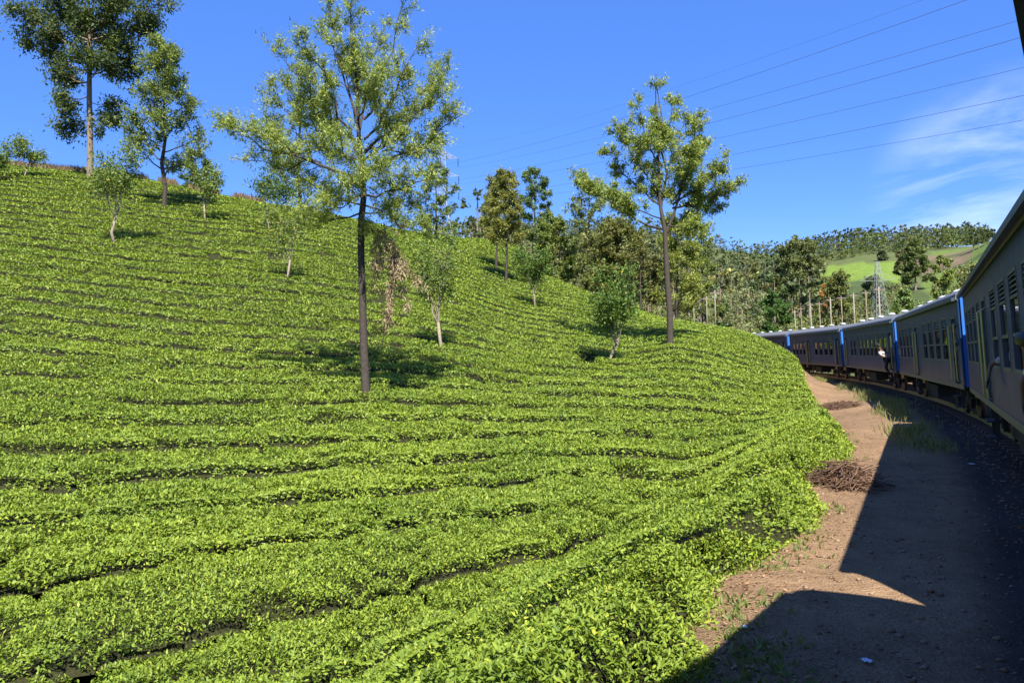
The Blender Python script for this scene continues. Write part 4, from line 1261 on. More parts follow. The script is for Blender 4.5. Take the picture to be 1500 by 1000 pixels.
# ------------------------------------------------------------------ pylons, poles and wires
def lattice(name, base, h, w0, w1, waist, arms, mat, r=0.06, label='', lean=(0, 0), ry=0.0):
    root = link(name, None, None, base, (0, lean[0], ry))
    tag(root, label, 'pylon')
    leg = MB()
    def wid(z):
        f = z / h
        return (w0 + (w1 - w0) * min(1, f / waist)) * 0.5 if f < waist else w1 * 0.5
    levels = [0]
    z = 0
    while z < h - 0.5:
        z += max(1.0, wid(z) * 1.5); levels.append(min(z, h))
    levels[-1] = h
    cn = ((-1, -1), (1, -1), (1, 1), (-1, 1))
    for sx, sy in cn:
        mb = MB().tube([(sx*wid(z), sy*wid(z), z) for z in levels], r*1.3, 4)
        link('leg', mb.mesh('leg', mat), root)
    br = MB()
    for a_, b_ in zip(levels[:-1], levels[1:]):
        for i in range(4):
            c0_, c1_ = cn[i], cn[(i+1) % 4]
            wa, wb = wid(a_), wid(b_)
            br.tube([(c0_[0]*wa, c0_[1]*wa, a_), (c1_[0]*wb, c1_[1]*wb, b_)], r*0.8, 4, False)
            br.tube([(c1_[0]*wa, c1_[1]*wa, a_), (c0_[0]*wb, c0_[1]*wb, b_)], r*0.8, 4, False)
            br.tube([(c0_[0]*wb, c0_[1]*wb, b_), (c1_[0]*wb, c1_[1]*wb, b_)], r*0.7, 4, False)
    link('bracing', br.mesh('bracing', mat), root)
    for (z, L, il) in arms:
        for s_ in (-1, 1):
            am = MB()
            w = wid(z)
            for sy in (-1, 1):
                am.tube([(s_*w, sy*w, z), (s_*L, 0, z + 0.1)], r*0.9, 4)
                am.tube([(s_*w, sy*w, z + 1.4 if z + 1.4 < h else h), (s_*L, 0, z + 0.1)], r*0.9, 4)
                am.tube([(s_*w, sy*w, z + 0.9), (s_*(w + L)/2, sy*w*0.5, z + 0.05)], r*0.6, 4)
            ao = link('cross_arm', am.mesh('cross_arm', mat), root)
            if il:
                ins = MB()
                pr = []
                for q in range(8):
                    pr += [(0.05, -il*q/8), (0.17, -il*(q+0.4)/8), (0.05, -il*(q+0.8)/8)]
                ins.lathe(pr, 8, (s_*L, 0, z + 0.05))
                link('insulator', ins.mesh('insulator', M['ceramic']), ao)
    return root
dP = 230.0
kP = dP / FPX
pb = on_slope(648, dP)
topz = (HOR - 222) * kP
hP = topz - pb[2]
ARM_DIR = math.atan2(-61.0, -161.0)
armz = [(HOR - q) * kP - pb[2] for q in (232, 258, 281)]
lattice('lattice_pylon', pb, hP, 6.5, 1.6, 0.55, [(armz[2], 4.6, 2.3), (armz[1], 4.6, 2.3), (armz[0], 4.4, 2.3), (hP - 1.45, 3.4, 0)], M['galv'], 0.055,
        'silvery lattice pylon with black insulators behind the ridge in the middle', ry=0.12)
# conductors: straight runs over the valley to the right, slightly sagging
ca, sa = math.cos(0.12), math.sin(0.12)
def wire_run(p0, mid, p1, label, r=0.028):
    pts = []
    p0, mid, p1 = (np.asarray(q, float) for q in (p0, mid, p1))
    for q in np.linspace(0, 1.75, 30):
        tm = 0.745
        # quadratic in height through start, middle and end
        l0 = (q - tm) * (q - 1) / (tm * 1.0); l1 = q * (q - 1) / (tm * (tm - 1)); l2 = q * (q - tm) / (1 - tm)
        xy = p0[:2] * (1 - q) + p1[:2] * q
        z = p0[2] * l0 + mid[2] * l1 + p1[2] * l2
        pts.append((xy[0], xy[1], z))
    o = link('power_line', MB().tube(pts, r, 4).mesh('power_line', M['wire']))
    tag(o, label, 'power line', 'high-voltage lines crossing the sky')
def wpt(px_, py_, t_, off):
    """point of the run at parameter t_ whose height matches the picture row"""
    x = -19.5 + 61 * t_ + off[0]; y = 230 - 161 * t_ + off[1]
    return np.array([x, y, (HOR - py_) / FPX * y])
ends = []
names = ['topmost thick line', 'second line from the top', 'third line from the top', 'fourth line from the top', 'fifth line from the top', 'lowest line']
rows = [  # side, start row, row at column ~1050, row at column 1500
    (-1, 246, 128, -30), (1, 246, 157, 28), (-1, 270, 178, 54), (1, 270, 203, 99), (-1, 293, 231, 140), (1, 293, 252, 176)]
def t_at(px_, off):
    u = (px_ - 750) / FPX
    return (u * (230 + off[1]) + 19.5 - off[0]) / (61 + 161 * u)
def run(off, r0, r1, r2, label, rad):
    tm, te = t_at(1050, off), t_at(1500, off)
    p0, pm, pe = wpt(0, r0, 0, off), wpt(0, r1, tm, off), wpt(0, r2, te, off)
    pts = []
    for t_ in np.linspace(0, te * 1.7, 34):
        l0 = (t_ - tm) * (t_ - te) / (tm * te); l1 = t_ * (t_ - te) / (tm * (tm - te)); l2 = t_ * (t_ - tm) / (te * (te - tm))
        z = p0[2] * l0 + pm[2] * l1 + pe[2] * l2
        pts.append((-19.5 + 61 * t_ + off[0], 230 - 161 * t_ + off[1], z))
    o = link('power_line', MB().tube(pts, rad, 4).mesh('power_line', M['wire']))
    tag(o, label, 'power line', 'high-voltage lines crossing the sky')
for (s_, r0, r1, r2), nm in zip(rows, names):
    run((s_ * 4.5 * ca, s_ * 4.5 * sa), r0, r1, r2, 'high-voltage ' + nm + ' crossing the blue sky', 0.02)
run((-2, 0), 222, 108, -55, 'thin earth wire above all the other lines in the sky', 0.011)

# the lattice mast beyond the train
dT = 135.0
b_ = on_slope(1292, dT)
lattice('lattice_mast', b_, (HOR - 383) / FPX * dT - b_[2], 3.2, 0.5, 0.97, [((HOR - 411) / FPX * dT - b_[2], 3.0, 0)], M['galv'], 0.022, 'slim pale lattice mast rising behind the train roof', lean=(R(-3), 0))

POLE_TOPS = []
def pole(px_, d, top_py, label, lean=-0.05, r=0.11, mat='pole_wood', group=None):
    b_ = on_slope(px_, d)
    zt = (HOR - top_py) / FPX * d
    h_ = zt - b_[2]
    root = link('utility_pole', None, None, b_)
    tp = (lean * h_, 0, h_)
    root.location.x -= lean * h_
    link('shaft', MB().tube([(0, 0, -0.3), tp], [r*0.75, r*0.5], 8).mesh('shaft', M[mat], True), root)
    mb = MB().slab((tp[0], 0, tp[2]-0.25), (0.45, 0, 0), (0, 0.05, 0), (0, 0, 0.05))
    ca_ = link('cross_arm', mb.mesh('cross_arm', M['bark_grey']), root)
    for s_ in (-0.38, 0.38):
        link('insulator', MB().lathe([(0.02, 0), (0.045, 0.03), (0.045, 0.09), (0.02, 0.12)], 6, (tp[0]+s_, 0, tp[2]-0.2)).mesh('insulator', M['ceramic']), ca_)
    tag(root, label, 'pole', group)
    POLE_TOPS.append(np.array([b_[0], d, zt - 0.1]))
ordn = ['first', 'second', 'third', 'fourth', 'fifth', 'sixth', 'seventh', 'eighth', 'ninth']
tops = [(1164, 454, 116), (1173, 449.5, 108), (1187, 444, 99.7), (1200, 442, 97), (1216, 436, 89.6), (1232, 433, 86), (1250, 429, 82), (1268, 425, 78.7), (1287, 420, 74.5)]
for i, (px_, py_, d_) in enumerate(tops):
    pole(px_, d_, py_, ordn[i] + ' pale pole from the left in the row behind the train roof', group='poles behind the train', r=0.10 if i % 2 else 0.13, mat='pole_wood' if i % 2 == 0 else 'bark_grey')
RT = list(POLE_TOPS); POLE_TOPS.clear()
for i, (px_, py_, d_) in enumerate([(1007, 444, 98), (1016, 442, 90), (1026, 433, 82), (1035, 434, 77), (1047, 425, 71)]):
    pole(px_, d_, py_, ordn[i] + ' pale post from the left at the crest of the tea by the forked tree', lean=-0.025, group='posts at the crest', r=0.09)
LT = list(POLE_TOPS)
def cables(name, tops_, label, offs):
    for j, (ox, oz) in enumerate(offs):
        pts = []
        for a_, b_ in zip(tops_[:-1], tops_[1:]):
            for q in np.linspace(0, 1, 5)[:-1]:
                p = a_ * (1 - q) + b_ * q
                pts.append((p[0] + ox, p[1], p[2] + oz - 0.25 * 4 * q * (1 - q) * 0.5))
        pts.append((tops_[-1][0] + ox, tops_[-1][1], tops_[-1][2] + oz))
        o = link(name, MB().tube(pts, 0.022, 4).mesh(name, M['wire']))
        tag(o, label, 'cable', 'cables on the pole rows')
cables('pole_cable', RT, 'left thin dark cable strung along the poles behind the train', [(-0.38, 0)])
cables('pole_cable', RT, 'right thin dark cable strung along the poles behind the train', [(0.38, 0)])
cables('pole_cable', LT, 'thin dark cable strung along the posts at the tea crest', [(-0.38, 0)])

# ------------------------------------------------------------------ passengers leaning out
M['skin'] = plain('skin', (0.16, 0.085, 0.05), 0.55, noise=0.1)
M['hair'] = plain('hair', (0.012, 0.010, 0.009), 0.5, noise=0.2)
def skin_mesh(name, pts, edges, mat, root=0, sub=1):
    me = bpy.data.meshes.new(name)
    me.from_pydata([p_[0] for p_ in pts], edges, [])
    o = bpy.data.objects.new(name, me); COL.objects.link(o)
    o.modifiers.new('skin', 'SKIN')
    sv = me.skin_vertices[0].data
    for i, p_ in enumerate(pts):
        r_ = p_[1]
        sv[i].radius = (r_, r_) if not isinstance(r_, tuple) else r_
        sv[i].use_root = (i == root)
    sb = o.modifiers.new('sub', 'SUBSURF'); sb.levels = sub; sb.render_levels = sub
    dg = bpy.context.evaluated_depsgraph_get()
    out = bpy.data.meshes.new_from_object(o.evaluated_get(dg), depsgraph=dg)
    bpy.data.objects.remove(o)
    out.materials.clear(); out.materials.append(mat)
    out.polygons.foreach_set('use_smooth', np.ones(len(out.polygons), bool))
    out.name = name
    return out
def hand_chain(P, E, wi, wrist, d, side):
    """palm and five bent fingers grown from the wrist vertex"""
    d = Vector(d).normalized(); side = Vector(side).normalized(); wrist = Vector(wrist)
    P.append((tuple(wrist + d * 0.055), 0.03)); pi = len(P) - 1; E.append((wi, pi))
    for k, (o_, l_) in enumerate(((-0.030, 0.055), (-0.010, 0.07), (0.010, 0.075), (0.028, 0.065))):
        b_ = wrist + d * 0.09 + side * o_
        P.append((tuple(b_), 0.011)); E.append((pi, len(P) - 1))
        P.append((tuple(b_ + d * l_ * 0.55), 0.009)); E.append((len(P) - 2, len(P) - 1))
        P.append((tuple(b_ + d * l_ * 0.9 + Vector((0, 0, -0.02))), 0.008)); E.append((len(P) - 2, len(P) - 1))
    P.append((tuple(wrist + d * 0.05 - side * 0.045), 0.011)); E.append((wi, len(P) - 1))
    P.append((tuple(wrist + d * 0.09 - side * 0.058), 0.009)); E.append((len(P) - 2, len(P) - 1))
def person(k, J, shirt, trouser, label, legs=True):
    """J: joints in the coach's own axes"""
    root = link('person', None)
    root.matrix_world = coach_matrix(k) @ Matrix.Translation(J['pelvis'])
    o0 = Vector(J['pelvis'])
    g = {n_: Vector(v_) - o0 for n_, v_ in J.items()}
    P, E = [], []
    def ad(v, r, par=None):
        P.append((tuple(v), r)); i = len(P) - 1
        if par is not None: E.append((par, i))
        return i
    pel = ad(g['pelvis'], 0.13)
    wa = ad(g['pelvis'].lerp(g['neck'], 0.45), 0.12, pel)
    ch = ad(g['pelvis'].lerp(g['neck'], 0.82), 0.15, wa)
    nk = ad(g['neck'], 0.055, ch)
    hd0 = ad(g['neck'].lerp(g['head'], 0.45), 0.06, nk)
    hd = ad(g['head'], (0.078, 0.095), hd0)
    ht = ad(g['head'] + (g['head'] - g['neck']).normalized() * 0.09, 0.06, hd)
    ad(g['head'] + g['face'] * 0.105 + Vector((0, 0, -0.01)), 0.016, hd)
    for s_ in ('l', 'r'):
        sh = ad(g['sh' + s_], 0.06, ch); el = ad(g['el' + s_], 0.043, sh); wr = ad(g['wr' + s_], 0.027, el)
        d = g['wr' + s_] - g['el' + s_]
        sd = d.cross(Vector((0.3, 1, 0.2)))
        hand_chain(P, E, wr, g['wr' + s_], d, sd)
    if legs:
        for s_ in ('l', 'r'):
            hp = ad(g['hip' + s_], 0.085, pel); kn = ad(g['kn' + s_], 0.058, hp); an = ad(g['an' + s_], 0.038, kn)
            ad(g['an' + s_] + Vector(J.get('toe', (0.12, 0.1, -0.05))), 0.032, an)
    body = link('body', skin_mesh('body', P, E, M['skin']), root)
    # clothes
    P, E = [], []
    pel = ad(g['pelvis'] + Vector((0, 0, 0.02)), 0.155); wa = ad(g['pelvis'].lerp(g['neck'], 0.45), 0.145, pel); ch = ad(g['pelvis'].lerp(g['neck'], 0.82), 0.17, wa)
    for s_ in ('l', 'r'):
        sh = ad(g['sh' + s_], 0.078, ch); ad(g['sh' + s_].lerp(g['el' + s_], 0.75), 0.066, sh)
    link('shirt', skin_mesh('shirt', P, E, shirt), root)
    if legs:
        P, E = [], []
        pel = ad(g['pelvis'], 0.158)
        for s_ in ('l', 'r'):
            hp = ad(g['hip' + s_], 0.105, pel); kn = ad(g['kn' + s_], 0.078, hp); ad(g['kn' + s_].lerp(g['an' + s_], 0.9), 0.062, kn)
        link('trousers', skin_mesh('trousers', P, E, trouser), root)
    P, E = [], []
    up_ = (g['head'] - g['neck']).normalized()
    a0 = ad(g['head'] + up_ * 0.045 - g['face'] * 0.03, (0.092, 0.10)); ad(g['head'] + up_ * 0.11 - g['face'] * 0.015, 0.065, a0); ad(g['head'] - g['face'] * 0.06 - up_ * 0.02, 0.07, a0)
    link('hair', skin_mesh('hair', P, E, M['hair']), root)
    tag(root, label, 'person')
    return root
V3 = Vector
x = 1.0 - CLEN / 2
# hanging out of the rear doorway, one foot on the step
person(2, dict(pelvis=V3((x-0.05, 1.70, 1.72)), neck=V3((x-0.22, 2.02, 2.18)), head=V3((x-0.28, 2.10, 2.34)), face=V3((-0.85, 0.5, -0.1)),
    shl=V3((x-0.30, 2.12, 2.08)), ell=V3((x-0.42, 1.98, 1.84)), wrl=V3((x-0.50, 1.66, 1.80)), shr=V3((x-0.04, 1.92, 2.08)), elr=V3((x+0.22, 1.80, 1.96)), wrr=V3((x+0.44, 1.62, 2.0)),
    hipl=V3((x-0.13, 1.74, 1.68)), knl=V3((x-0.22, 1.86, 1.26)), anl=V3((x-0.14, 1.60, 0.86)), hipr=V3((x+0.06, 1.70, 1.68)), knr=V3((x+0.08, 1.78, 1.24)), anr=V3((x+0.10, 1.58, 0.84))),
    plain('white_cotton', (0.5, 0.5, 0.54), 0.8, noise=0.08), plain('dark_cotton', (0.02, 0.022, 0.03), 0.8, noise=0.2), 'person in white shirt and dark trousers hanging out of a coach doorway')
# standing in the doorway of the next coach
person(1, dict(pelvis=V3((x+0.05, 1.30, 2.02)), neck=V3((x+0.02, 1.40, 2.56)), head=V3((x+0.0, 1.46, 2.74)), face=V3((-0.7, 0.7, 0)),
    shl=V3((x-0.16, 1.46, 2.48)), ell=V3((x-0.30, 1.52, 2.22)), wrl=V3((x-0.42, 1.58, 2.40)), shr=V3((x+0.20, 1.34, 2.48)), elr=V3((x+0.27, 1.36, 2.2)), wrr=V3((x+0.24, 1.48, 1.98)),
    hipl=V3((x-0.05, 1.32, 1.98)), knl=V3((x-0.06, 1.40, 1.60)), anl=V3((x-0.06, 1.30, 1.20)), hipr=V3((x+0.14, 1.28, 1.98)), knr=V3((x+0.15, 1.36, 1.60)), anr=V3((x+0.15, 1.28, 1.20))),
    plain('blue_cotton', (0.20, 0.38, 0.52), 0.8, noise=0.08), plain('dark_cotton', (0.03, 0.03, 0.03), 0.8, noise=0.2), 'person in light blue shirt standing in the doorway of a coach')
# arms out of the windows of the big near coach
x = 9.0 - CLEN / 2
person(0, dict(pelvis=V3((x-0.25, 1.05, 1.72)), neck=V3((x-0.2, 1.16, 2.12)), head=V3((x-0.18, 1.18, 2.2)), face=V3((0.9, 0.3, 0)),
    shl=V3((x-0.12, 1.34, 1.98)), ell=V3((x+0.05, 1.60, 1.86)), wrl=V3((x-0.02, 1.66, 1.62)), shr=V3((x-0.3, 1.02, 2.02)), elr=V3((x-0.25, 0.95, 1.74)), wrr=V3((x-0.05, 1.1, 1.7))),
    plain('grey_cotton', (0.30, 0.31, 0.34), 0.8, noise=0.1), None, 'person resting a bare arm out of a window of the near coach', legs=False)
x = 4.45 - CLEN / 2
person(0, dict(pelvis=V3((x-0.2, 1.08, 1.70)), neck=V3((x-0.1, 1.38, 2.02)), head=V3((x-0.06, 1.50, 2.13)), face=V3((0.9, 0.4, 0)),
    shl=V3((x-0.12, 1.46, 1.92)), ell=V3((x-0.10, 1.60, 1.72)), wrl=V3((x-0.04, 1.60, 1.50)), shr=V3((x-0.2, 1.25, 1.98)), elr=V3((x-0.2, 1.1, 1.74)), wrr=V3((x, 1.2, 1.7))),
    plain('pale_cotton', (0.55, 0.48, 0.42), 0.8, noise=0.1), None, 'dark-haired person leaning out of a near coach window at the right edge', legs=False)
#@@FOREST
# ------------------------------------------------------------------ trees of the valley and the far hills
def proto(seed, width, crown0, limbs_n, shape, cards, leafL, cols, mode='clump', trunk=0.02, nsub=5, ntw=2):
    """a tree of height 1 at the origin: leaf arrays and wood mesh builder"""
    t, (V, F, Cc) = auto_tree('proto', seed, (0, 0, 0), 10.0, width * 10, crown0, limbs_n, M['bark_grey'], cols, '', leafL * 10, 0.62, trunk * 10, shape, mode, per=max(1, cards // (limbs_n * (nsub * ntw + 1))), nsub=nsub, ntw=ntw, build=False)
    w = MB().tube([(0, 0, -0.03), (0.006, 0, 0.35), (0, 0.006, 0.65), (0, 0, 0.92)], [trunk, trunk * 0.8, trunk * 0.5, 0.003], 4, cap=False)
    return V / 10.0, F, Cc, np.array(w.v), w.f
def quadify(fs):
    return np.array([f for f in fs if len(f) == 4], dtype=np.int64)

EU = ((0.060, 0.080, 0.042), (0.15, 0.175, 0.095))      # grey-green eucalyptus
OL = ((0.075, 0.09, 0.033), (0.17, 0.18, 0.07))
BG = ((0.06, 0.095, 0.028), (0.14, 0.19, 0.06))
DK = ((0.038, 0.058, 0.024), (0.095, 0.12, 0.05))
PROT = {
    'eu': [proto(900 + i, 0.42, 0.25, 10, 'oval', 330, 0.050, EU) for i in range(3)],
    'ol': [proto(910 + i, 0.62, 0.12, 11, 'dome', 330, 0.052, OL) for i in range(3)],
    'bg': [proto(920 + i, 0.85, 0.06, 11, 'dome', 330, 0.060, BG) for i in range(2)],
    'dk': [proto(930 + i, 0.45, 0.15, 11, 'oval', 380, 0.050, DK) for i in range(3)],
}
LOW = {
    'eu': [proto(940 + i, 0.46, 0.22, 7, 'oval', 270, 0.055, EU, nsub=4, ntw=1) for i in range(3)],
    'ol': [proto(950 + i, 0.62, 0.12, 7, 'dome', 270, 0.062, OL, nsub=4, ntw=1) for i in range(3)],
    'bg': [proto(960 + i, 0.85, 0.06, 7, 'dome', 240, 0.07, BG, nsub=4, ntw=1) for i in range(2)],
    'dk': [proto(970 + i, 0.50, 0.15, 7, 'oval', 270, 0.057, DK, nsub=4, ntw=1) for i in range(3)],
}
def forest(name, spots, label, lib, seed):
    rng = np.random.default_rng(seed)
    Vs, Fs, Cs, WV, WF = [], [], [], [], []
    nv = nw = 0
    for (x, y, z, h, kind) in spots:
        pr = lib[kind][rng.integers(len(lib[kind]))]
        a_ = rng.uniform(0, 6.28); c_, s_ = math.cos(a_), math.sin(a_)
        rot = np.array([[c_, s_, 0], [-s_, c_, 0], [0, 0, 1]])
        wid = rng.uniform(0.85, 1.2)
        sca = np.array([h * wid, h * wid, h])
        V = (pr[0] @ rot) * sca + (x, y, z)
        Vs.append(V); Fs.append(pr[1] + nv); nv += len(V)
        tint = rng.uniform(0.75, 1.25) * np.array([rng.uniform(0.9, 1.15), 1.0, rng.uniform(0.85, 1.1)])
        Cs.append(pr[2] * tint)
        if y < 320:
            W = (pr[3] @ rot) * sca + (x, y, z)
            q = quadify(pr[4])
            WV.append(W); WF.append(q + nw); nw += len(W)
    o = link(name, mesh_np(name, np.vstack(Vs), np.vstack(Fs), M['far_leaf'], cols=np.vstack(Cs)))
    tag(o, label, None, None, 'stuff')
    if WV:
        w_ = link('trunks', mesh_np('trunks', np.vstack(WV), np.vstack(WF), M['bark_grey']), o)
        w_['kind'] = 'stuff'
    return o

rng = np.random.default_rng(77)
def scatter(n, px0, px1, d0_, d1_, h0, h1, kinds, dens=None):
    out = []
    while len(out) < n:
        d = math.sqrt(rng.uniform(d0_ ** 2, d1_ ** 2))
        px_ = rng.uniform(px0, px1)
        if dens is not None and rng.random() > dens(px_, d): continue
        x = (px_ - 750) / FPX * d
        out.append((x, d, gz(x, d) + TEA_H * 0 - 0.2, rng.uniform(h0, h1), kinds[rng.integers(len(kinds))]))
    return out
def open_field(px_, d):
    """keeps trees off the far tea fields and the cleared ground"""
    if 1195 < px_ < 1345 and 225 < d < 425: return 0.0
    if px_ >= 1345 and 205 < d < 470: return 0.02
    if px_ >= 1335 and d > 140: return 0.18
    return 1.0
sp = scatter(420, 690, 1190, 150, 400, 10, 17, ['eu', 'eu', 'eu', 'dk', 'ol'])
sp += scatter(420, 600, 1200, 390, 600, 9, 15, ['eu', 'dk', 'dk', 'ol'])
forest('forest', sp, 'grey-green wood covering the far slopes behind the tea hill', LOW, 1)
sp = scatter(150, 1175, 1445, 418, 450, 6, 11, ['eu', 'dk', 'ol', 'bg'])
sp += scatter(230, 1175, 1450, 440, 560, 9, 15, ['eu', 'dk', 'dk', 'eu'])
forest('ridge_forest', sp, 'dark wood along the top of the right-hand hill', LOW, 2)
sp = scatter(190, 1150, 1520, 105, 228, 3.0, 8.0, ['bg', 'ol', 'bg', 'ol', 'eu'], open_field)
sp += scatter(70, 1060, 1230, 95, 160, 4.0, 8.0, ['bg', 'ol'])
sp += scatter(60, 830, 960, 100, 150, 4, 8, ['ol', 'bg', 'ol'])
forest('scrub', sp, 'mixed green scrub filling the valley behind the train', PROT, 3)

# single trees that stand out there
def lone(name, seed, px_, d, top_py, width, crown0, shape, cols, label, leaf, trunk=0.2, n=18, mode='clump', per=9, nsub=9, bark='bark_grey'):
    b_, h_ = place(px_, d, top_py)
    auto_tree(name, seed, b_, h_, width, crown0, n, M[bark], cols, label, leaf, 0.5, trunk, shape, mode, per=per, nsub=nsub, leafm=M['far_leaf'])
lone('round_tree', 501, 1132, 96, 432, 5.2, 0.08, 'dome', ((0.025, 0.06, 0.015), (0.07, 0.115, 0.03)), 'dark round leafy tree just above the tail of the train', 0.34, n=24, per=11)
lone('round_tree', 502, 1061, 96, 440, 2.4, 0.2, 'dome', ((0.025, 0.055, 0.015), (0.06, 0.10, 0.03)), 'small dark round tree right of the tea crest posts', 0.3, 0.12, 14)
lone('thin_tree', 503, 1087, 82, 420, 4.6, 0.25, 'oval', ((0.09, 0.11, 0.05), (0.17, 0.19, 0.09)), 'pale thin tree with bare grey branches at the end of the tea', 0.24, 0.09, 14, per=4, nsub=8, bark='bark_pale')
lone('tall_tree', 504, 1172, 190, 348, 12, 0.12, 'oval', ((0.04, 0.055, 0.02), (0.11, 0.125, 0.045)), 'tall broad olive tree at the edge of the bright far tea field', 0.7, 0.4, 26, per=10)
lone('tall_tree', 505, 1150, 205, 372, 11, 0.1, 'oval', DK, 'dark tree left of the tall broad olive tree', 0.7, 0.35, 22, per=10)
lone('tall_tree', 506, 1193, 200, 385, 9, 0.08, 'dome', EU, 'grey-green tree right of the tall broad olive tree', 0.7, 0.3, 20, per=10)
lone('lollipop_tree', 507, 1163, 300, 344, 6, 0.55, 'dome', DK, 'small-headed tree poking up on the skyline beside the far ridge', 0.8, 0.3, 14)
lone('olive_tree', 508, 1228, 132, 398, 7.0, 0.08, 'cone', ((0.05, 0.065, 0.02), (0.12, 0.13, 0.04)), 'dull olive conical tree behind the poles', 0.45, 0.22, 22, per=10)
lone('dry_tree', 509, 1207, 138, 408, 1.7, 0.1, 'oval', ((0.24, 0.12, 0.04), (0.38, 0.22, 0.08)), 'narrow orange-brown dried tree left of the conical one', 0.32, 0.1, 12)
lone('trunked_tree', 510, 1381, 92, 372, 2.7, 0.55, 'dome', ((0.06, 0.085, 0.02), (0.15, 0.18, 0.045)), 'tall tree with bare trunk and tuft of leaves above the train roof', 0.3, 0.14, 14, per=8)
lone('trunked_tree', 511, 1371, 104, 400, 2.6, 0.35, 'oval', OL, 'thin olive tree left of the bare-trunked one', 0.3, 0.1, 12, per=6)
lone('field_tree', 512, 1341, 255, 352, 9, 0.2, 'dome', ((0.04, 0.06, 0.02), (0.10, 0.125, 0.04)), 'dark spreading tree at the right corner of the bright tea field', 0.8, 0.35, 20, per=9)
lone('field_tree', 513, 1322, 265, 362, 6, 0.35, 'dome', ((0.06, 0.065, 0.03), (0.12, 0.12, 0.05)), 'brownish small tree left of the dark spreading field tree', 0.7, 0.25, 14, per=7)
lone('field_tree', 514, 1293, 370, 362, 5, 0.1, 'oval', EU, 'lone narrow tree standing in the bright far tea field', 0.8, 0.25, 14, per=6)
lone('dark_tree', 515, 1278, 190, 404, 5.5, 0.1, 'dome', DK, 'dark tree behind the lattice mast', 0.55, 0.25, 18, per=9)
lone('dark_tree', 516, 1325, 165, 425, 5.0, 0.1, 'dome', BG, 'green bush-like tree right of the lattice mast', 0.5, 0.2, 18, per=9)
lone('dark_tree', 517, 1420, 140, 388, 7.5, 0.08, 'dome', OL, 'brownish-green tree above the roof of the big dark coach', 0.5, 0.25, 20, per=9)
for i, (px_, tp, w_) in enumerate([(1426, 337, 3.5), (1434, 334, 3.0), (1443, 335, 3.6), (1454, 336, 3.0)]):
    lone('skyline_tree', 530 + i, px_, 330, tp, w_, 0.35, 'dome', DK, ['first', 'second', 'third', 'fourth'][i] + ' small tree from the left on the skyline above the cleared slope', 0.6, 0.15, 9, per=5)

# ------------------------------------------------------------------ trackside: grass, pebbles, cut brush, litter
n = 5200
yy_ = rng.uniform(16, 62, n)
# along the foot of the bank, between path and track
xs_, ys_ = [], []
for _ in range(n):
    i = rng.uniform(0, 1)
    y_ = 17 + 46 * i
    x_ = np.interp(y_, track[:, 1], track[:, 0])
    off = rng.normal(2.75 + 0.25 * math.sin(y_ * 0.7), 0.28)
    if vnoise(np.array([y_ * 0.5]), np.array([off]), 81)[0] < 0.42: continue
    xs_.append(x_ - off * 1.03); ys_.append(y_ + off * 0.3)
xs_, ys_ = np.array(xs_), np.array(ys_)
blades('grass', xs_, ys_, ground(xs_, ys_) - 0.02, 0.34, (0.09, 0.13, 0.03), (0.30, 0.28, 0.12), M['leaf'], 0.022, 0.4, 'tufts of grass along the foot of the trackside bank', 12)

def pebble_field():
    rng = np.random.default_rng(13)
    pv = np.array([(1, 0, 0), (0.1, 1, 0), (-1, 0.1, 0), (0, -1, 0.1), (0.2, 0.1, 1), (0, 0, -1)], float)
    pf = np.array([(0, 1, 4), (1, 2, 4), (2, 3, 4), (3, 0, 4), (1, 0, 5), (2, 1, 5), (3, 2, 5), (0, 3, 5)])
    N = 7000
    ys_ = 3.5 + 34 * rng.random(N) ** 1.7
    tx_ = np.interp(ys_, track[:, 1], track[:, 0])
    off = rng.uniform(1.2, 4.9, N)
    xs_ = tx_ - off * 1.1
    D_ = track_dist(xs_, ys_)
    k_ = (D_ < tea_edge(ys_) + 0.3) & (D_ > 1.1)
    xs_, ys_, D_ = xs_[k_], ys_[k_], D_[k_]
    z_ = ground(xs_, ys_, D_)
    n = len(xs_)
    size = 0.006 + 0.030 * rng.random(n) ** 4 + 0.02 * (D_ < 2.0) * rng.random(n)
    sc_ = size[:, None] * rng.uniform(0.6, 1.3, (n, 3)); sc_[:, 2] *= 0.6
    V = pv[None] * sc_[:, None, :] + np.stack([xs_, ys_, z_ + size * 0.2], -1)[:, None, :]
    F = pf[None] + (np.arange(n) * len(pv))[:, None, None]
    tt = rng.random((n, 1))
    col = np.array([[0.20, 0.115, 0.065]]) * (1 - tt) + np.array([[0.36, 0.26, 0.18]]) * tt
    o = link('pebbles', mesh_np('pebbles', V.reshape(-1, 3), F.reshape(-1, 3), M['dry_leaf'], cols=np.repeat(col, len(pv), 0)))
    tag(o, 'small stones and crumbs of earth scattered over the path', None, None, 'stuff')
pebble_field()

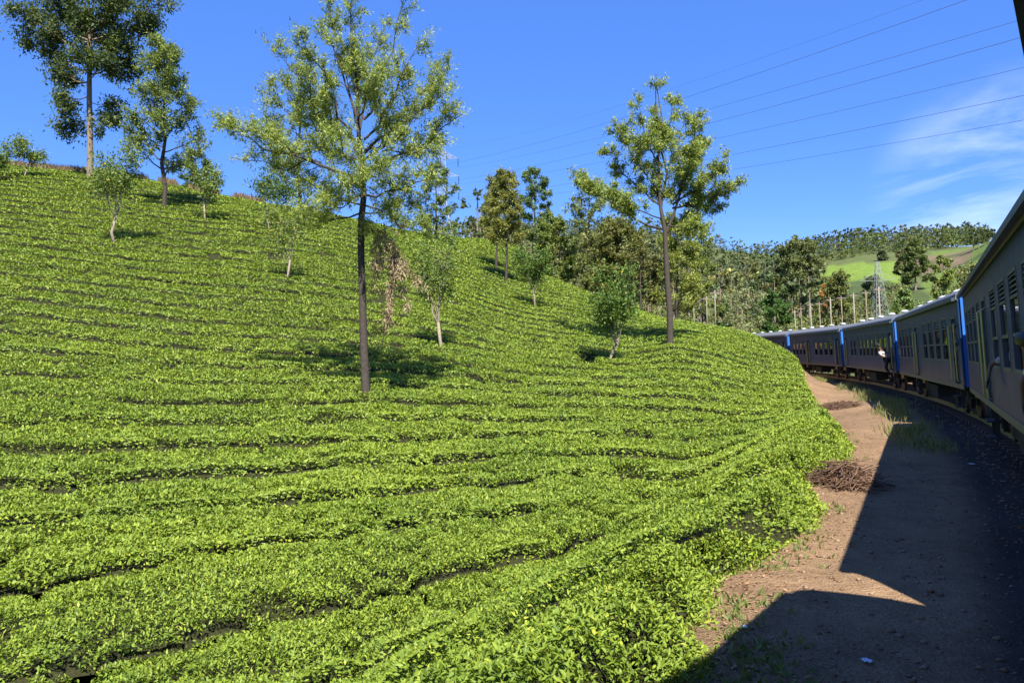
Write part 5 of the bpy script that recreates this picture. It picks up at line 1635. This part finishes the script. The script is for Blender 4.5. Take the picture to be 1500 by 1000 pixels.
def dry_litter():
    rng = np.random.default_rng(14)
    n = 1500
    ys_ = 4 + 30 * rng.random(n) ** 1.6
    D_t = tea_edge(ys_) - np.abs(rng.normal(0, 0.35, n)) + 0.15
    tx_ = np.interp(ys_, track[:, 1], track[:, 0])
    xs_ = tx_ - D_t * 1.13
    P = np.stack([xs_, ys_, ground(xs_, ys_) + 0.012], -1)
    an = rng.random(n) * 6.28
    Dv = np.stack([np.cos(an), np.sin(an), rng.uniform(-0.1, 0.3, n)], -1)
    N = rng.normal(0, 0.3, (n, 3)) + [0, 0, 1]
    tt = rng.random((n, 1))
    col = np.array([[0.16, 0.075, 0.04]]) * (1 - tt) + np.array([[0.42, 0.26, 0.15]]) * tt
    L = rng.uniform(0.03, 0.075, n)
    V, F, Cc = leaf_mesh_arrays(P, Dv, N, L, L * 0.4, col)
    tag(link('fallen_leaves', mesh_np('fallen_leaves', V, F, M['dry_leaf'], cols=Cc)), 'fallen brown leaves and chips along the edge of the tea', None, None, 'stuff')
dry_litter()

def brush_pile(px_, py_, d, rx, ry, h, n, label, seed):
    rng = np.random.default_rng(seed)
    c_ = on_slope(px_, d)
    root = tag(link('brush_pile', None, None, c_), label, 'brush pile')
    mb = MB()
    for _ in range(n):
        r_ = math.sqrt(rng.random()); a_ = rng.uniform(0, 6.28)
        x, y = rx * r_ * math.cos(a_), ry * r_ * math.sin(a_)
        z = gz(c_[0] + x, c_[1] + y) - c_[2] + h * (1 - r_ ** 2) * rng.random() + 0.01
        L = rng.uniform(0.25, 0.8); an = rng.normal(0.5, 0.9)
        dx, dy = math.cos(an) * L / 2, math.sin(an) * L / 2
        dz = rng.normal(0, 0.12) * L
        r0 = rng.uniform(0.004, 0.011)
        mb.tube([(x-dx, y-dy, z-dz), (x, y, z + rng.normal(0, 0.03) + 0.02), (x+dx, y+dy, z+dz)], r0, 3, False)
    o = link('twigs', mb.mesh('twigs', M['twig_dry']), root); o['kind'] = 'stuff'
brush_pile(1236, 706, 13.6, 0.42, 0.7, 0.32, 480, 'heap of dry brown cut twigs at the path edge, half in shade', 21)
brush_pile(1228, 578, 37.0, 0.8, 1.2, 0.28, 420, 'low patch of dry brown brush on the far bank beside blue litter', 22)

def scrap(name, x, y, size, col, label, seed):
    rng = np.random.default_rng(seed)
    n = 5
    g = np.linspace(-1, 1, n)
    X, Y = np.meshgrid(g, g)
    Z = 0.35 * rng.random((n, n)) + 0.05
    V = np.stack([X * size + rng.normal(0, .1, (n, n)) * size, Y * size * 0.7, Z * size], -1).reshape(-1, 3)
    i, j = np.meshgrid(np.arange(n-1), np.arange(n-1)); q = (i * n + j).ravel()
    F = np.stack([q, q+1, q+n+1, q+n], -1)
    m = plain(name + '_plastic', col, 0.5, noise=0.1)
    me = mesh_np(name, V, F, m)
    o = link(name, me, None, (x, y, gz(x, y) + 0.015), (0, 0, rng.uniform(0, 6)))
    so = o.modifiers.new('thick', 'SOLIDIFY'); so.thickness = 0.004
    tag(o, label, 'litter')
p = at(1090, 924, 6.45); scrap('litter', p[0], p[1], 0.028, (0.8, 0.8, 0.78), 'small white scrap on the sunlit path near the bottom', 31)
p = at(1271, 972, 5.78); scrap('litter', p[0], p[1], 0.04, (0.5, 0.55, 0.65), 'crumpled pale blue wrapper lying in the shade at the bottom right', 32)
p = at(1423, 680, 15.9); scrap('litter', p[0], p[1], 0.06, (0.55, 0.55, 0.6), 'pale scrap in the shade beside the track', 33)
p = at(1247, 579, 36.5); scrap('litter', p[0], p[1], 0.16, (0.1, 0.3, 0.75), 'blue plastic litter on the dry brush of the far bank', 34)

# sprigs of weed along the foot of the tea
rng = np.random.default_rng(91)
ys_ = 4.5 + 40 * rng.random(900) ** 1.5
off = tea_edge(ys_) - np.abs(rng.normal(0, 0.22, 900)) + 0.12
tx_ = np.interp(ys_, track[:, 1], track[:, 0])
xs_ = tx_ - off * 1.13
k_ = vnoise(ys_ * 1.3, off * 0.5, 92) > 0.5
xs_, ys_ = np.repeat(xs_[k_], 4), np.repeat(ys_[k_], 4)
xs_ = xs_ + rng.normal(0, 0.03, len(xs_)); ys_ = ys_ + rng.normal(0, 0.03, len(ys_))
blades('weeds', xs_, ys_, ground(xs_, ys_) - 0.01, 0.09, (0.09, 0.14, 0.03), (0.22, 0.25, 0.08), M['leaf'], 0.02, 0.8, 'small weeds sprouting along the foot of the tea', 93)

# hedges that can be told apart by the tree standing in them
row_obj = {k: o for o, dn, k in tea_rows}
cg = np.arange(0.6, 140, 0.05)
used_rows = set()
for px_, d_, what in ((538, 27.0, 'around the foot of the big feathery tree'), (982, 50.0, 'around the foot of the forked tree'), (650, 39, 'holding the small tree right of the withered branch'),
                      (895, 44, 'holding the leafy small tree with a crooked trunk'), (783, 66, 'holding the compact dark-leaved small tree'), (415, 53, 'holding the thin small tree with yellow flecks'),
                      (171, 60, 'holding the two-tiered small shade tree'), (303, 74, 'holding the small tree with bare pale stems'), (240, 79, 'around the foot of the slender olive tree'),
                      (741, 80, 'around the foot of the nearer of two slim trees'), (132, 93, 'around the foot of the tallest dark tree')):
    x_ = (px_ - 750) / FPX * d_
    c_ = cg[np.argmin(np.abs(row_y(cg, np.full(cg.shape, x_)) - d_))]
    k_ = int((c_ - 0.6) // ROWP)
    if k_ in row_obj and k_ not in used_rows:
        used_rows.add(k_)
        row_obj[k_]['label'] = 'clipped tea hedge ' + what
